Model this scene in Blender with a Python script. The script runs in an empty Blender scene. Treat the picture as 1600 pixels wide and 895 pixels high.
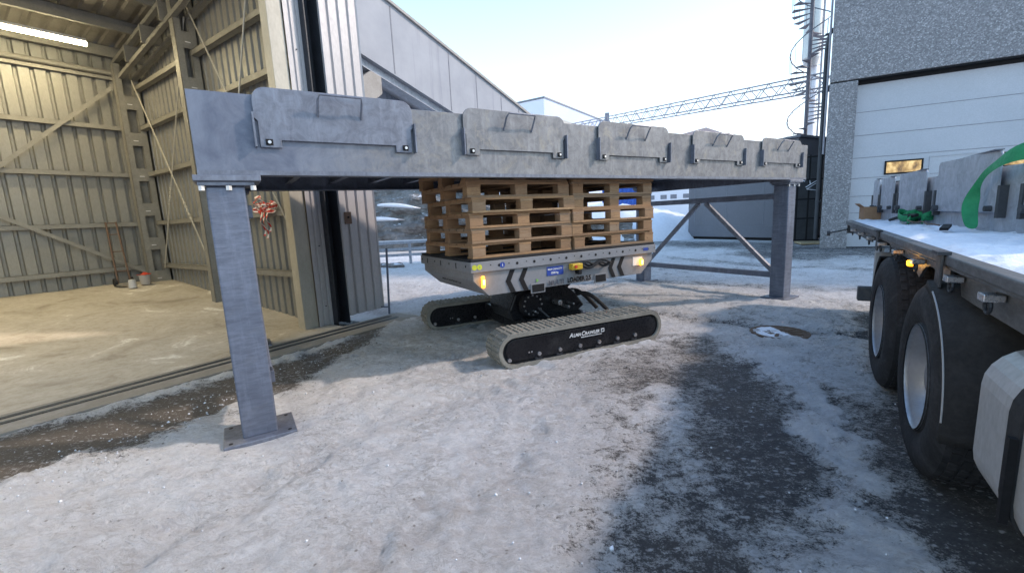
import bpy, bmesh, math, random
import numpy as np
from mathutils import Vector, Matrix
R = math.radians
random.seed(7)
SC = bpy.context.scene
COL = SC.collection

# ------------------------------------------------------------------ camera
def make_camera():
    p, r = R(9.04), R(-2.674)
    f = Vector((0, math.cos(p), -math.sin(p))); rt = Vector((1, 0, 0)); up = rt.cross(f)
    r2 = rt*math.cos(r)+up*math.sin(r); u2 = -rt*math.sin(r)+up*math.cos(r)
    cd = bpy.data.cameras.new('camera'); co = bpy.data.objects.new('camera', cd); COL.objects.link(co)
    m = Matrix(((r2.x, u2.x, -f.x, 0), (r2.y, u2.y, -f.y, 0), (r2.z, u2.z, -f.z, 1.5), (0, 0, 0, 1)))
    co.matrix_world = m
    cd.sensor_width = 36; cd.lens = 687.2/1600*36; cd.clip_start = .05; cd.clip_end = 3000
    SC.camera = co
make_camera()
# ------------------------------------------------------------------ world, sun, exposure
SUN = Vector((1.41, .12, 1.0)).normalized()
w = bpy.data.worlds.new('World'); SC.world = w; w.use_nodes = True
nt = w.node_tree; bg = nt.nodes['Background']
sky = nt.nodes.new('ShaderNodeTexSky'); sky.sky_type = 'NISHITA'; sky.sun_disc = False
sky.sun_elevation = math.asin(SUN.z); sky.sun_rotation = math.atan2(SUN.x, SUN.y)
sky.air_density = 1.0; sky.dust_density = 2.2; sky.ozone_density = 1.0
nt.links.new(sky.outputs[0], bg.inputs[0]); bg.inputs[1].default_value = .07
# thin bright winter haze veil over the clear sky: near white low down, pale cyan higher up
tcw = nt.nodes.new('ShaderNodeTexCoord'); sx = nt.nodes.new('ShaderNodeSeparateXYZ'); nt.links.new(tcw.outputs['Generated'], sx.inputs[0])
rp = nt.nodes.new('ShaderNodeValToRGB'); nt.links.new(sx.outputs[2], rp.inputs[0]); els = rp.color_ramp.elements
for _ in range(3): els.new(.5)
for e_, (p_, c_) in zip(els, ((0., (.86, .86, .90)), (.18, (.62, .76, .86)), (.42, (.34, .62, .78)), (.7, (.20, .36, .62)), (1., (.14, .26, .52)))): e_.position = p_; e_.color = (*c_, 1)
bg2 = nt.nodes.new('ShaderNodeBackground'); nt.links.new(rp.outputs[0], bg2.inputs[0]); bg2.inputs[1].default_value = 1.0
ads = nt.nodes.new('ShaderNodeAddShader'); nt.links.new(bg.outputs[0], ads.inputs[0]); nt.links.new(bg2.outputs[0], ads.inputs[1]); nt.links.new(ads.outputs[0], nt.nodes['World Output'].inputs[0])
sl = bpy.data.lights.new('sun', 'SUN'); sl.energy = 1.9; sl.angle = R(3); sl.color = (1, .82, .68)
so = bpy.data.objects.new('sun', sl); COL.objects.link(so); so.rotation_euler = SUN.to_track_quat('Z', 'Y').to_euler()
SC.view_settings.view_transform = 'Standard'; SC.view_settings.look = 'None'
SC.view_settings.exposure = .72; SC.view_settings.gamma = 1
try: SC.view_settings.use_curve_mapping = False
except Exception: pass

# ------------------------------------------------------------------ materials
class N:
    def __init__(s, name):
        s.m = bpy.data.materials.new(name); s.m.use_nodes = True; s.t = s.m.node_tree; s.b = s.t.nodes['Principled BSDF']
    def n(s, typ, **kw):
        x = s.t.nodes.new(typ)
        for k, v in kw.items():
            if k.startswith('i_'):
                x.inputs[int(k[2:]) if k[2:].isdigit() else k[2:]].default_value = v
            else: setattr(x, k, v)
        return x
    def l(s, a, b): s.t.links.new(a, b)
    def noise(s, vec, scale, detail=4, rough=.6, dist=0.):
        x = s.n('ShaderNodeTexNoise'); x.inputs['Scale'].default_value = scale; x.inputs['Detail'].default_value = detail
        x.inputs['Roughness'].default_value = rough; x.inputs['Distortion'].default_value = dist
        if vec is not None: s.l(vec, x.inputs['Vector'])
        return x.outputs[0]
    def coord(s, kind='Object', scale=(1, 1, 1), rnd=True):
        tc = s.n('ShaderNodeTexCoord'); mp = s.n('ShaderNodeMapping'); mp.inputs['Scale'].default_value = scale
        s.l(tc.outputs[kind], mp.inputs[0])
        if rnd:
            oi = s.n('ShaderNodeObjectInfo'); mu = s.n('ShaderNodeMath', operation='MULTIPLY'); mu.inputs[1].default_value = 37.
            s.l(oi.outputs['Random'], mu.inputs[0]); s.l(mu.outputs[0], mp.inputs['Location'])
        return mp.outputs[0]
    def ramp(s, fac, stops):
        x = s.n('ShaderNodeValToRGB'); e = x.color_ramp.elements
        while len(e) < len(stops): e.new(.5)
        for i, (p, c) in enumerate(stops):
            e[i].position = p; e[i].color = (c, c, c, 1) if not hasattr(c, '__len__') else (*c, 1)
        s.l(fac, x.inputs[0]); return x.outputs[0]
    def mix(s, fac, a, b, mode='MIX'):
        x = s.n('ShaderNodeMix', data_type='RGBA', blend_type=mode)
        for sock, v in ((x.inputs[0], fac), (x.inputs[6], a), (x.inputs[7], b)):
            if hasattr(v, 'is_linked') or hasattr(v, 'links'): s.l(v, sock)
            else: sock.default_value = v if not hasattr(v, '__len__') else (*v, 1)
        return x.outputs[2]
    def math(s, op, a, b=0.):
        x = s.n('ShaderNodeMath', operation=op)
        for i, v in enumerate((a, b)):
            if hasattr(v, 'links'): s.l(v, x.inputs[i])
            else: x.inputs[i].default_value = v
        return x.outputs[0]
    def bump(s, h, strength=.2, dist=.01, nrm=None):
        x = s.n('ShaderNodeBump'); x.inputs['Strength'].default_value = strength; x.inputs['Distance'].default_value = dist
        s.l(h, x.inputs['Height'])
        if nrm is not None: s.l(nrm, x.inputs['Normal'])
        s.l(x.outputs[0], s.b.inputs['Normal']); return x.outputs[0]
    def base(s, v):
        if hasattr(v, 'links'): s.l(v, s.b.inputs['Base Color'])
        else: s.b.inputs['Base Color'].default_value = (*v, 1)
    def rough(s, v):
        if hasattr(v, 'links'): s.l(v, s.b.inputs['Roughness'])
        else: s.b.inputs['Roughness'].default_value = v
    def metal(s, v): s.b.inputs['Metallic'].default_value = v

def simple(name, c, c2=None, scale=6, rough=.6, metal=0, bump=.1, stretch=(1, 1, 1), fine=40, dirt=None, dirt_amt=.5):
    k = N(name); v = k.coord(scale=stretch)
    c2 = c2 or tuple(x*.7 for x in c)
    f = k.ramp(k.noise(v, scale, 5, .6), [(.3, 0.), (.7, 1.)])
    col = k.mix(f, c, c2)
    f2 = k.noise(v, fine, 4, .7)
    col = k.mix(k.ramp(f2, [(.35, 0.), (.75, .35)]), col, tuple(x*.55 for x in c))
    if dirt:
        d = k.ramp(k.noise(v, scale*.6, 6, .75, .6), [(.5, 0.), (.72, dirt_amt)])
        col = k.mix(d, col, dirt)
    k.base(col); k.metal(metal)
    k.rough(k.ramp(f2, [(.3, max(rough-.12, .05)), (.7, min(rough+.12, 1))]))
    if bump: k.bump(f2, bump, .004)
    return k.m

def galvanised(name, a, b, stain=(.30, .27, .22), stain_amt=.35, rough=.5, metal=.45, brushed=False):
    k = N(name); v = k.coord()
    n1 = k.noise(v, 2.2, 6, .65, .8); n2 = k.noise(v if not brushed else k.coord(scale=(.8, .8, 5)), 9, 6, .75, 1.2 if not brushed else .3); vs = k.coord(scale=(3, 3, .5)); n3 = k.noise(vs, 5, 5, .7, .3)
    vor = k.n('ShaderNodeTexVoronoi'); vor.inputs['Scale'].default_value = 45; k.l(v, vor.inputs['Vector'])
    col = k.mix(k.ramp(n1, [(.35, 0.), (.65, 1.)]), a, b)
    col = k.mix(k.ramp(n2, [(.42, 0.), (.62, .55)]), col, tuple(x*.62 for x in b))
    col = k.mix(k.ramp(n3, [(.5, 0.), (.75, .5)]), col, tuple(min(1, x*1.45) for x in a))
    col = k.mix(k.ramp(k.noise(v, 3.4, 7, .78, 1.5), [(.52, 0.), (.66, stain_amt)]), col, stain)
    sc_ = k.n('ShaderNodeSeparateColor'); k.l(vor.outputs['Color'], sc_.inputs[0])
    vv = k.mix(k.math('MULTIPLY', sc_.outputs[0], .16), col, tuple(x*.6 for x in a))
    k.base(vv); k.metal(metal); k.rough(k.ramp(n2, [(.3, rough-.12), (.7, rough+.15)]))
    k.bump(n2, .12, .004)
    return k.m

M = {}
M['galv'] = galvanised('galvanised_steel', (0.192, 0.211, 0.259), (0.141, 0.155, 0.196), (0.185, 0.192, 0.215), .2)
M['galv_stained'] = galvanised('galvanised_steel_stained', (0.230, 0.234, 0.245), (0.151, 0.158, 0.176), (0.288, 0.266, 0.223), .6)
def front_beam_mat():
    # one long plate: shade painted blue grey into near end, dusty stained zinc further along
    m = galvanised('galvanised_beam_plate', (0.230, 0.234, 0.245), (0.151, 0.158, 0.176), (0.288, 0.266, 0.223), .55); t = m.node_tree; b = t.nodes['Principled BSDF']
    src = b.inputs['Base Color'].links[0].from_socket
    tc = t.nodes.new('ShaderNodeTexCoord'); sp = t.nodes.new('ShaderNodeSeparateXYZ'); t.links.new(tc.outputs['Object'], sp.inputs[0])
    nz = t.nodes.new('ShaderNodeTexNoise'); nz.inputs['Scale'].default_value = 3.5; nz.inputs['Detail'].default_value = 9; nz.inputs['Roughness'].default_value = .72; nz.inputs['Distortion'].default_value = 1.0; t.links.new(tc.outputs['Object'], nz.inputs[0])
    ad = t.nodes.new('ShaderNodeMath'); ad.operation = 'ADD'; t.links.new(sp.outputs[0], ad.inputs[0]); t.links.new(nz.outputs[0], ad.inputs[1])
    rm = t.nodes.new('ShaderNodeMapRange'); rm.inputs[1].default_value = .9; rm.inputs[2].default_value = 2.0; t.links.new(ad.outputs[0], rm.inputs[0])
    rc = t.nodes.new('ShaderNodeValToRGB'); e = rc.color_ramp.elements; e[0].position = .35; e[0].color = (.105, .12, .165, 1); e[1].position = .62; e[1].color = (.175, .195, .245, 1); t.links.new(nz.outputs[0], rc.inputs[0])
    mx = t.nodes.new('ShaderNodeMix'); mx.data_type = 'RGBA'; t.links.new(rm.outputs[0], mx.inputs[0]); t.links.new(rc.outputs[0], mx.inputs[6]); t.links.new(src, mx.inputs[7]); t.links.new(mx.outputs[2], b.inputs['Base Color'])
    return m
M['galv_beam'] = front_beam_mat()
M['galv_post'] = galvanised('galvanised_steel_post', (0.168, 0.192, 0.252), (0.124, 0.144, 0.196), (0.240, 0.240, 0.240), .15, .5, .45, True)
M['galv_load'] = galvanised('galvanised_steel_clean', (0.442, 0.468, 0.527), (0.340, 0.374, 0.433), (0.306, 0.306, 0.306), .2, .5, .25)
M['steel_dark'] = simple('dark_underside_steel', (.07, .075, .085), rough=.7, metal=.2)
M['inner_steel'] = simple('hall_frame_steel', (0.290, 0.282, 0.251), (0.229, 0.220, 0.198), rough=.55, metal=.35, dirt=(0.158, 0.141, 0.106), dirt_amt=.2)
M['sheet_in'] = simple('hall_sheet_metal', (0.290, 0.286, 0.264), (0.238, 0.233, 0.211), scale=.8, rough=.5, metal=.3, stretch=(1, 1, .35), dirt=(0.246, 0.229, 0.185), dirt_amt=.35, bump=.0)
M['sheet_roof'] = simple('roof_sheet_metal', (0.288, 0.272, 0.240), (0.216, 0.200, 0.176), scale=2, rough=.55, metal=.3, dirt=(0.120, 0.096, 0.072), dirt_amt=.5, bump=.05)
M['sheet_white'] = simple('white_grey_cladding', (0.476, 0.468, 0.476), (0.399, 0.391, 0.408), scale=1.3, rough=.45, metal=.1, stretch=(1, 1, .3), dirt=(0.306, 0.272, 0.246), dirt_amt=.35, bump=.04)
M['trim_cream'] = simple('cream_trim', (0.468, 0.442, 0.374), (0.408, 0.383, 0.323), rough=.5, stretch=(1, 1, .3), dirt=(0.255, 0.230, 0.170), dirt_amt=.3, bump=.04)
M['dark_paint'] = simple('dark_painted_steel', (.035, .04, .05), rough=.5, metal=.2)
M['machine_black'] = simple('machine_black_enamel', (.012, .012, .014), rough=.45, bump=.05)
M['rubber'] = simple('black_rubber', (.022, .022, .024), (.035, .034, .034), rough=.85, bump=.3, dirt=(.05, .05, .055), dirt_amt=.5)
M['tyre'] = simple('tyre_rubber', (.020, .021, .024), (.032, .032, .034), scale=5, rough=.8, bump=.35, dirt=(.11, .11, .12), dirt_amt=.45)
M['belt'] = simple('dusty_belt_rubber', (0.255, 0.242, 0.211), (0.185, 0.172, 0.145), scale=7, rough=.9, bump=.3, dirt=(0.387, 0.361, 0.308), dirt_amt=.6)
M['black_gloss'] = simple('black_enamel', (.010, .010, .012), (.014, .014, .017), rough=.3, metal=0, bump=.02, dirt=(.05, .05, .05), dirt_amt=.4)
M['machine_grey'] = simple('machine_grey_paint', (0.255, 0.255, 0.268), (0.220, 0.220, 0.233), scale=2, rough=.45, bump=.03, dirt=(0.158, 0.145, 0.128), dirt_amt=.55)
M['bolt'] = simple('bright_bolt_steel', (.6, .6, .62), rough=.3, metal=.9)
M['rim'] = simple('dusty_wheel_rim', (.42, .43, .46), (.30, .31, .34), scale=4, rough=.42, metal=.6, dirt=(.20, .19, .18), dirt_amt=.6)
M['tank'] = simple('dull_aluminium_tank', (0.476, 0.476, 0.484), (0.391, 0.391, 0.399), scale=2.5, rough=.45, metal=.3, dirt=(0.170, 0.153, 0.128), dirt_amt=.55, stretch=(1, 1, .5))
M['chassis'] = simple('dirty_truck_steel', (0.088, 0.092, 0.100), (0.056, 0.058, 0.064), scale=4, rough=.6, metal=.4, dirt=(0.160, 0.144, 0.128), dirt_amt=.5)
M['side_rail'] = simple('grey_truck_rail', (0.136, 0.140, 0.148), (0.088, 0.092, 0.096), scale=4, rough=.5, metal=.5, dirt=(0.200, 0.184, 0.160), dirt_amt=.5, stretch=(.4, 1, 1))
M['white_plastic'] = simple('white_plastic', (.6, .6, .6), rough=.5)
M['door_white'] = simple('white_door_panel', (0.470, 0.491, 0.538), (0.420, 0.445, 0.491), scale=.8, rough=.5, bump=.02, dirt=(0.378, 0.386, 0.420), dirt_amt=.2)
M['joint'] = simple('panel_joint', (.25, .26, .30), rough=.7, bump=0)
M['black'] = simple('black_matte', (.012, .012, .014), rough=.7, bump=0)
M['yellow'] = simple('yellow_plastic', (.65, .42, .03), rough=.45)
M['sticker_yellow'] = simple('yellow_sticker', (.6, .62, .05), rough=.5, bump=0)
M['sticker_blue'] = simple('blue_sticker', (.03, .07, .35), rough=.45, bump=0)
M['sticker_white'] = simple('white_sticker', (.75, .75, .75), rough=.5, bump=0)
M['sticker_green'] = simple('green_sticker', (.25, .5, .12), rough=.5, bump=0)
M['white_paint'] = simple('white_lettering', (.8, .8, .8), rough=.5, bump=0)
M['grey_letter'] = simple('grey_lettering', (.10, .105, .13), rough=.5, bump=0)
M['green_strap'] = simple('green_webbing', (.015, .27, .10), (.01, .20, .08), scale=12, rough=.7, bump=.3)
M['blue_paint'] = simple('blue_painted_steel', (.02, .11, .50), rough=.5)
M['shed_grey'] = simple('blue_grey_shed_paint', (0.170, 0.174, 0.204), (0.145, 0.149, 0.174), scale=1.2, rough=.6, bump=.05, stretch=(1, 1, .3))
M['rust'] = simple('rusty_plate', (.16, .10, .07), rough=.8)
M['red'] = simple('red_plastic', (.6, .06, .03), rough=.5)
M['cardboard'] = simple('brown_cardboard', (.38, .22, .12), rough=.85)
M['tan'] = simple('tan_board', (.52, .40, .24), rough=.8)
M['far_blue'] = simple('pale_blue_cladding', (.50, .58, .74), (.46, .54, .70), scale=.2, rough=.6, bump=0)
M['far_white'] = simple('white_cladding', (.80, .82, .88), scale=.2, rough=.6, bump=0, c2=(.76, .78, .85))
M['far_beige'] = simple('beige_window_band', (.42, .42, .40), rough=.6, bump=0)
M['far_brown'] = simple('brown_roof_felt', (.36, .28, .27), (.30, .24, .23), scale=.6, rough=.9, bump=0)
M['truss'] = simple('grey_truss_steel', (.33, .33, .38), rough=.6, metal=.1, bump=0)
M['stair_steel'] = simple('grey_stair_steel', (.20, .20, .24), rough=.6, metal=.2, bump=0)
M['silo'] = simple('weathered_silo_steel', (.60, .60, .60), (.50, .50, .50), scale=.8, rough=.35, metal=.6, bump=0)
M['manhole'] = simple('rusty_cast_iron', (.14, .085, .05), (.08, .05, .035), scale=9, rough=.8, bump=.5)

for k_ in ('black', 'black_gloss', 'machine_black', 'rubber', 'tyre'): M[k_].node_tree.nodes['Principled BSDF'].inputs['Specular IOR Level'].default_value = .25
def emis(name, c, s, basec=(1, .6, .1)):
    k = N(name); k.base(basec); k.b.inputs['Emission Color'].default_value = (*c, 1); k.b.inputs['Emission Strength'].default_value = s; return k.m
M['amber'] = emis('lit_amber_lens', (1, .34, .01), 2.6)
M['amber_core'] = emis('lit_amber_bulb', (1, .55, .06), 9)
M['tube'] = emis('lit_lamp_tube', (1, .86, .52), 26, (1, 1, 1))

def wood_mat():
    k = N('pallet_wood'); v = k.coord(scale=(1, 1, 1)); oi = k.n('ShaderNodeObjectInfo')
    vs = k.coord(scale=(1.2, 9, 9)); g = k.noise(vs, 6, 6, .7, 1.5)
    a = k.ramp(oi.outputs['Random'], [(.0, (.40, .235, .115)), (.35, (.25, .14, .07)), (.6, (.34, .205, .11)), (.8, (.24, .185, .13)), (1., (.42, .27, .14))])
    col = k.mix(k.ramp(g, [(.35, 0.), (.7, 1.)]), a, (.22, .125, .065))
    col = k.mix(k.ramp(k.noise(v, 5, 5, .7, .5), [(.5, 0.), (.75, .6)]), col, (.17, .11, .07))
    vo = k.n('ShaderNodeTexVoronoi'); vo.inputs['Scale'].default_value = 11; k.l(v, vo.inputs['Vector'])
    col = k.mix(k.ramp(vo.outputs['Distance'], [(.05, .8), (.11, 0.)]), col, (.12, .06, .03))
    k.base(col); k.rough(.8); k.bump(g, .35, .004); return k.m
M['wood'] = wood_mat()

def concrete_pebble():
    k = N('exposed_aggregate_concrete'); v = k.coord(rnd=False)
    vo = k.n('ShaderNodeTexVoronoi'); vo.inputs['Scale'].default_value = 30; k.l(v, vo.inputs['Vector'])
    sp = k.n('ShaderNodeSeparateColor'); k.l(vo.outputs['Color'], sp.inputs[0])
    col = k.ramp(sp.outputs[0], [(0., (.13, .13, .138)), (.45, (.215, .215, .225)), (.8, (.32, .32, .335)), (1., (.46, .46, .48))])
    col = k.mix(k.ramp(vo.outputs['Distance'], [(.35, 0.), (.7, .6)]), col, (.19, .19, .205))
    big = k.noise(v, .8, 4, .6); col = k.mix(k.ramp(big, [(.3, 0.), (.75, .4)]), col, (.22, .22, .235))
    k.base(col); k.rough(.9); k.bump(vo.outputs['Distance'], .4, .012); return k.m
M['pebble'] = concrete_pebble()
def gallery_mat():
    k = N('streaked_concrete_cladding'); v = k.coord(rnd=False)
    st = k.noise(k.coord(scale=(2.2, 2.2, .12), rnd=False), 2.2, 5, .7, .3)
    col = k.mix(k.ramp(k.noise(v, 1.4, 5, .65), [(.35, 0.), (.7, 1.)]), (0.357, 0.374, 0.416), (0.297, 0.315, 0.357))
    col = k.mix(k.ramp(st, [(.56, 0.), (.72, .5)]), col, (.19, .20, .25))
    k.base(col); k.rough(.75); k.bump(k.noise(v, 30, 4, .7), .15, .005); return k.m
M['gallery'] = gallery_mat()
M['strip'] = simple('worn_concrete_strip', (.30, .27, .23), (.24, .215, .18), scale=3, rough=.9, bump=.3, dirt=(.42, .40, .38), dirt_amt=.6)
M['conc'] = simple('pale_concrete', (.42, .40, .38), (.34, .32, .30), scale=3, rough=.85, bump=.3, dirt=(.22, .2, .18), dirt_amt=.4)

def window_mat():
    k = N('warm_lit_window'); v = k.coord(rnd=False)
    n = k.noise(k.coord(scale=(3, 1, 2)), 1.7, 3, .6)
    col = k.ramp(n, [(.30, (.06, .03, .015)), (.5, (.38, .24, .08)), (.7, (.85, .62, .28))])
    k.base((.02, .02, .02)); k.rough(.1); k.l(col, k.b.inputs['Emission Color']); k.b.inputs['Emission Strength'].default_value = .8; return k.m
M['window'] = window_mat()

def rock_mat():
    k = N('snowy_rock'); v = k.coord(rnd=False)
    n = k.noise(k.coord(scale=(1, 1, .55), rnd=False), .9, 8, .68, .6); n2 = k.noise(v, 5, 6, .7)
    col = k.ramp(n, [(.3, (.10, .095, .09)), (.5, (.23, .22, .215)), (.7, (.36, .35, .35))])
    col = k.mix(k.ramp(n2, [(.4, 0.), (.7, .7)]), col, (.10, .09, .08))
    ge = k.n('ShaderNodeNewGeometry'); sp = k.n('ShaderNodeSeparateXYZ'); k.l(ge.outputs['Normal'], sp.inputs[0])
    up = k.math('ADD', sp.outputs[2], k.math('MULTIPLY', k.math('SUBTRACT', n2, .5), .7))
    col = k.mix(k.ramp(up, [(.93, 0.), (1.05, 1.)]), col, (.78, .80, .84))
    k.base(col); k.rough(.9); k.bump(n2, .8, .12); return k.m
M['rock'] = rock_mat()

def snow_mat(name='snow', ground=False):
    k = N(name)
    if not ground:
        v = k.coord(rnd=False); n = k.noise(v, 9, 6, .7); n2 = k.noise(v, 60, 4, .7)
        k.base(k.mix(k.ramp(n, [(.35, 0.), (.7, 1.)]), (.78, .80, .85), (.68, .70, .76))); k.rough(.75)
        k.bump(k.math('ADD', n, k.math('MULTIPLY', n2, .3)), .6, .03); return k.m
    tc = k.n('ShaderNodeTexCoord'); v = tc.outputs['Object']
    at = k.n('ShaderNodeAttribute', attribute_name='snow', attribute_type='GEOMETRY'); cov = at.outputs['Fac']
    at2 = k.n('ShaderNodeAttribute', attribute_name='dirt', attribute_type='GEOMETRY'); drt = at2.outputs['Fac']
    at3 = k.n('ShaderNodeAttribute', attribute_name='brown', attribute_type='GEOMETRY'); brn = at3.outputs['Fac']
    # stretched coords: scrapes along the driving direction
    mp = k.n('ShaderNodeMapping'); mp.inputs['Rotation'].default_value = (0, 0, R(-40)); mp.inputs['Scale'].default_value = (1, 1.7, 1); k.l(v, mp.inputs[0]); vs = mp.outputs[0]
    f0 = k.noise(v, 2.6, 6, .7, .6); f1 = k.noise(vs, 8, 9, .76, .4); f2 = k.noise(v, 38, 7, .8); f3 = k.noise(v, 2.0, 5, .6, .5); f4 = k.noise(v, 120, 4, .75)
    def c_(f, a): return k.math('MULTIPLY', k.math('SUBTRACT', f, .5), a)
    e = k.math('ADD', c_(f0, 1.0), c_(f1, 1.7)); e = k.math('ADD', e, c_(f2, 1.7)); e = k.math('ADD', e, c_(f4, 1.1))
    s = k.math('ADD', cov, e)
    fac = k.ramp(s, [(.26, 0.), (.42, .45), (.62, 1.)])
    sn = k.mix(k.ramp(f3, [(.35, 0.), (.68, 1.)]), (.94, .94, .96), (.89, .89, .915))
    sn = k.mix(k.ramp(f2, [(.45, 0.), (.72, .5)]), sn, (.68, .67, .69))
    sd = k.math('MULTIPLY', k.ramp(f1, [(.44, 0.), (.66, 1.)]), .4)
    sn = k.mix(sd, sn, (.56, .545, .55))
    f5 = k.noise(vs, 17, 8, .8, .8)
    dz = k.math('MULTIPLY', k.ramp(f5, [(.46, 0.), (.58, 1.)]), k.ramp(k.noise(v, 1.3, 6, .7, .8), [(.42, .12), (.62, .8)]))
    sn = k.mix(dz, sn, (.44, .42, .41))
    sn = k.mix(k.math('MULTIPLY', drt, k.ramp(f1, [(.38, .10), (.6, .75)])), sn, (.50, .45, .41))
    vd = k.n('ShaderNodeTexVoronoi'); vd.inputs['Scale'].default_value = 26; k.l(v, vd.inputs['Vector'])
    vds = k.n('ShaderNodeSeparateColor'); k.l(vd.outputs['Color'], vds.inputs[0])
    crumbs = k.math('MULTIPLY', k.ramp(vds.outputs[0], [(.86, 0.), (.9, 1.)]), k.ramp(vd.outputs['Distance'], [(.12, 1.), (.26, 0.)]))
    sn = k.mix(k.math('MULTIPLY', crumbs, .7), sn, (.20, .17, .15))
    asph = k.mix(k.ramp(f2, [(.35, 0.), (.7, 1.)]), (.040, .042, .050), (.10, .10, .108))
    asph = k.mix(k.ramp(f1, [(.45, 0.), (.66, .6)]), asph, (.17, .168, .175))
    soil = k.mix(f2, (.12, .10, .085), (.20, .17, .14))
    asph = k.mix(k.math('MULTIPLY', brn, .9), asph, soil)
    vo = k.n('ShaderNodeTexVoronoi'); vo.inputs['Scale'].default_value = 62; k.l(v, vo.inputs['Vector'])
    spk = k.n('ShaderNodeSeparateColor'); k.l(vo.outputs['Color'], spk.inputs[0])
    grit = k.math('MULTIPLY', k.ramp(spk.outputs[0], [(.72, 0.), (.92, 1.)]), k.ramp(vo.outputs['Distance'], [(.2, 1.), (.42, 0.)]))
    asph = k.mix(k.math('MULTIPLY', grit, .75), asph, (.55, .55, .58))
    vb = k.n('ShaderNodeTexVoronoi'); vb.inputs['Scale'].default_value = 17; vb.inputs['Randomness'].default_value = 1; k.l(vs, vb.inputs['Vector'])
    sb = k.n('ShaderNodeSeparateColor'); k.l(vb.outputs['Color'], sb.inputs[0])
    fl = k.math('MULTIPLY', k.ramp(sb.outputs[0], [(.62, 0.), (.72, 1.)]), k.ramp(k.math('ADD', vb.outputs['Distance'], c_(f2, .9)), [(.16, 1.), (.34, 0.)]))
    asph = k.mix(k.math('MULTIPLY', fl, .8), asph, (.70, .70, .73))
    k.base(k.mix(fac, asph, sn))
    k.rough(k.ramp(fac, [(0., .68), (1., .85)]))
    h = k.math('ADD', k.math('MULTIPLY', fac, .35), k.math('ADD', k.math('MULTIPLY', f1, .6), k.math('ADD', k.math('MULTIPLY', f2, .5), k.math('MULTIPLY', f5, -.55))))
    h = k.math('ADD', h, k.math('MULTIPLY', f4, .15))
    k.bump(h, 1., .085); return k.m
M['snow'] = snow_mat()
M['ground'] = snow_mat('snowy_asphalt', True)
def floor_mat():
    k = N('sandy_hall_floor'); tc = k.n('ShaderNodeTexCoord'); v = tc.outputs['Object']
    f1 = k.noise(v, 1.3, 7, .68, .8); f2 = k.noise(v, 14, 6, .7); f3 = k.noise(v, 60, 3, .7)
    col = k.ramp(f1, [(.32, (.27, .235, .185)), (.45, (.42, .38, .315)), (.60, (.48, .44, .375)), (.66, (.72, .70, .64))])
    col = k.mix(k.ramp(f2, [(.45, 0.), (.75, .55)]), col, (.26, .21, .15))
    k.base(col); k.rough(.9); k.bump(k.math('ADD', f2, k.math('MULTIPLY', f3, .4)), .35, .02); return k.m
M['floor'] = floor_mat()
def stripe_mat():
    k = N('red_white_tape'); v = k.coord(rnd=False); wv = k.n('ShaderNodeTexWave', wave_type='BANDS', bands_direction='DIAGONAL')
    wv.inputs['Scale'].default_value = 4.2; wv.inputs['Distortion'].default_value = 1.2; k.l(v, wv.inputs['Vector'])
    k.base(k.mix(k.ramp(wv.outputs['Fac'], [(.45, 0.), (.55, 1.)]), (.62, .05, .03), (.75, .66, .58))); k.rough(.5); return k.m
M['tape'] = stripe_mat()

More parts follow.
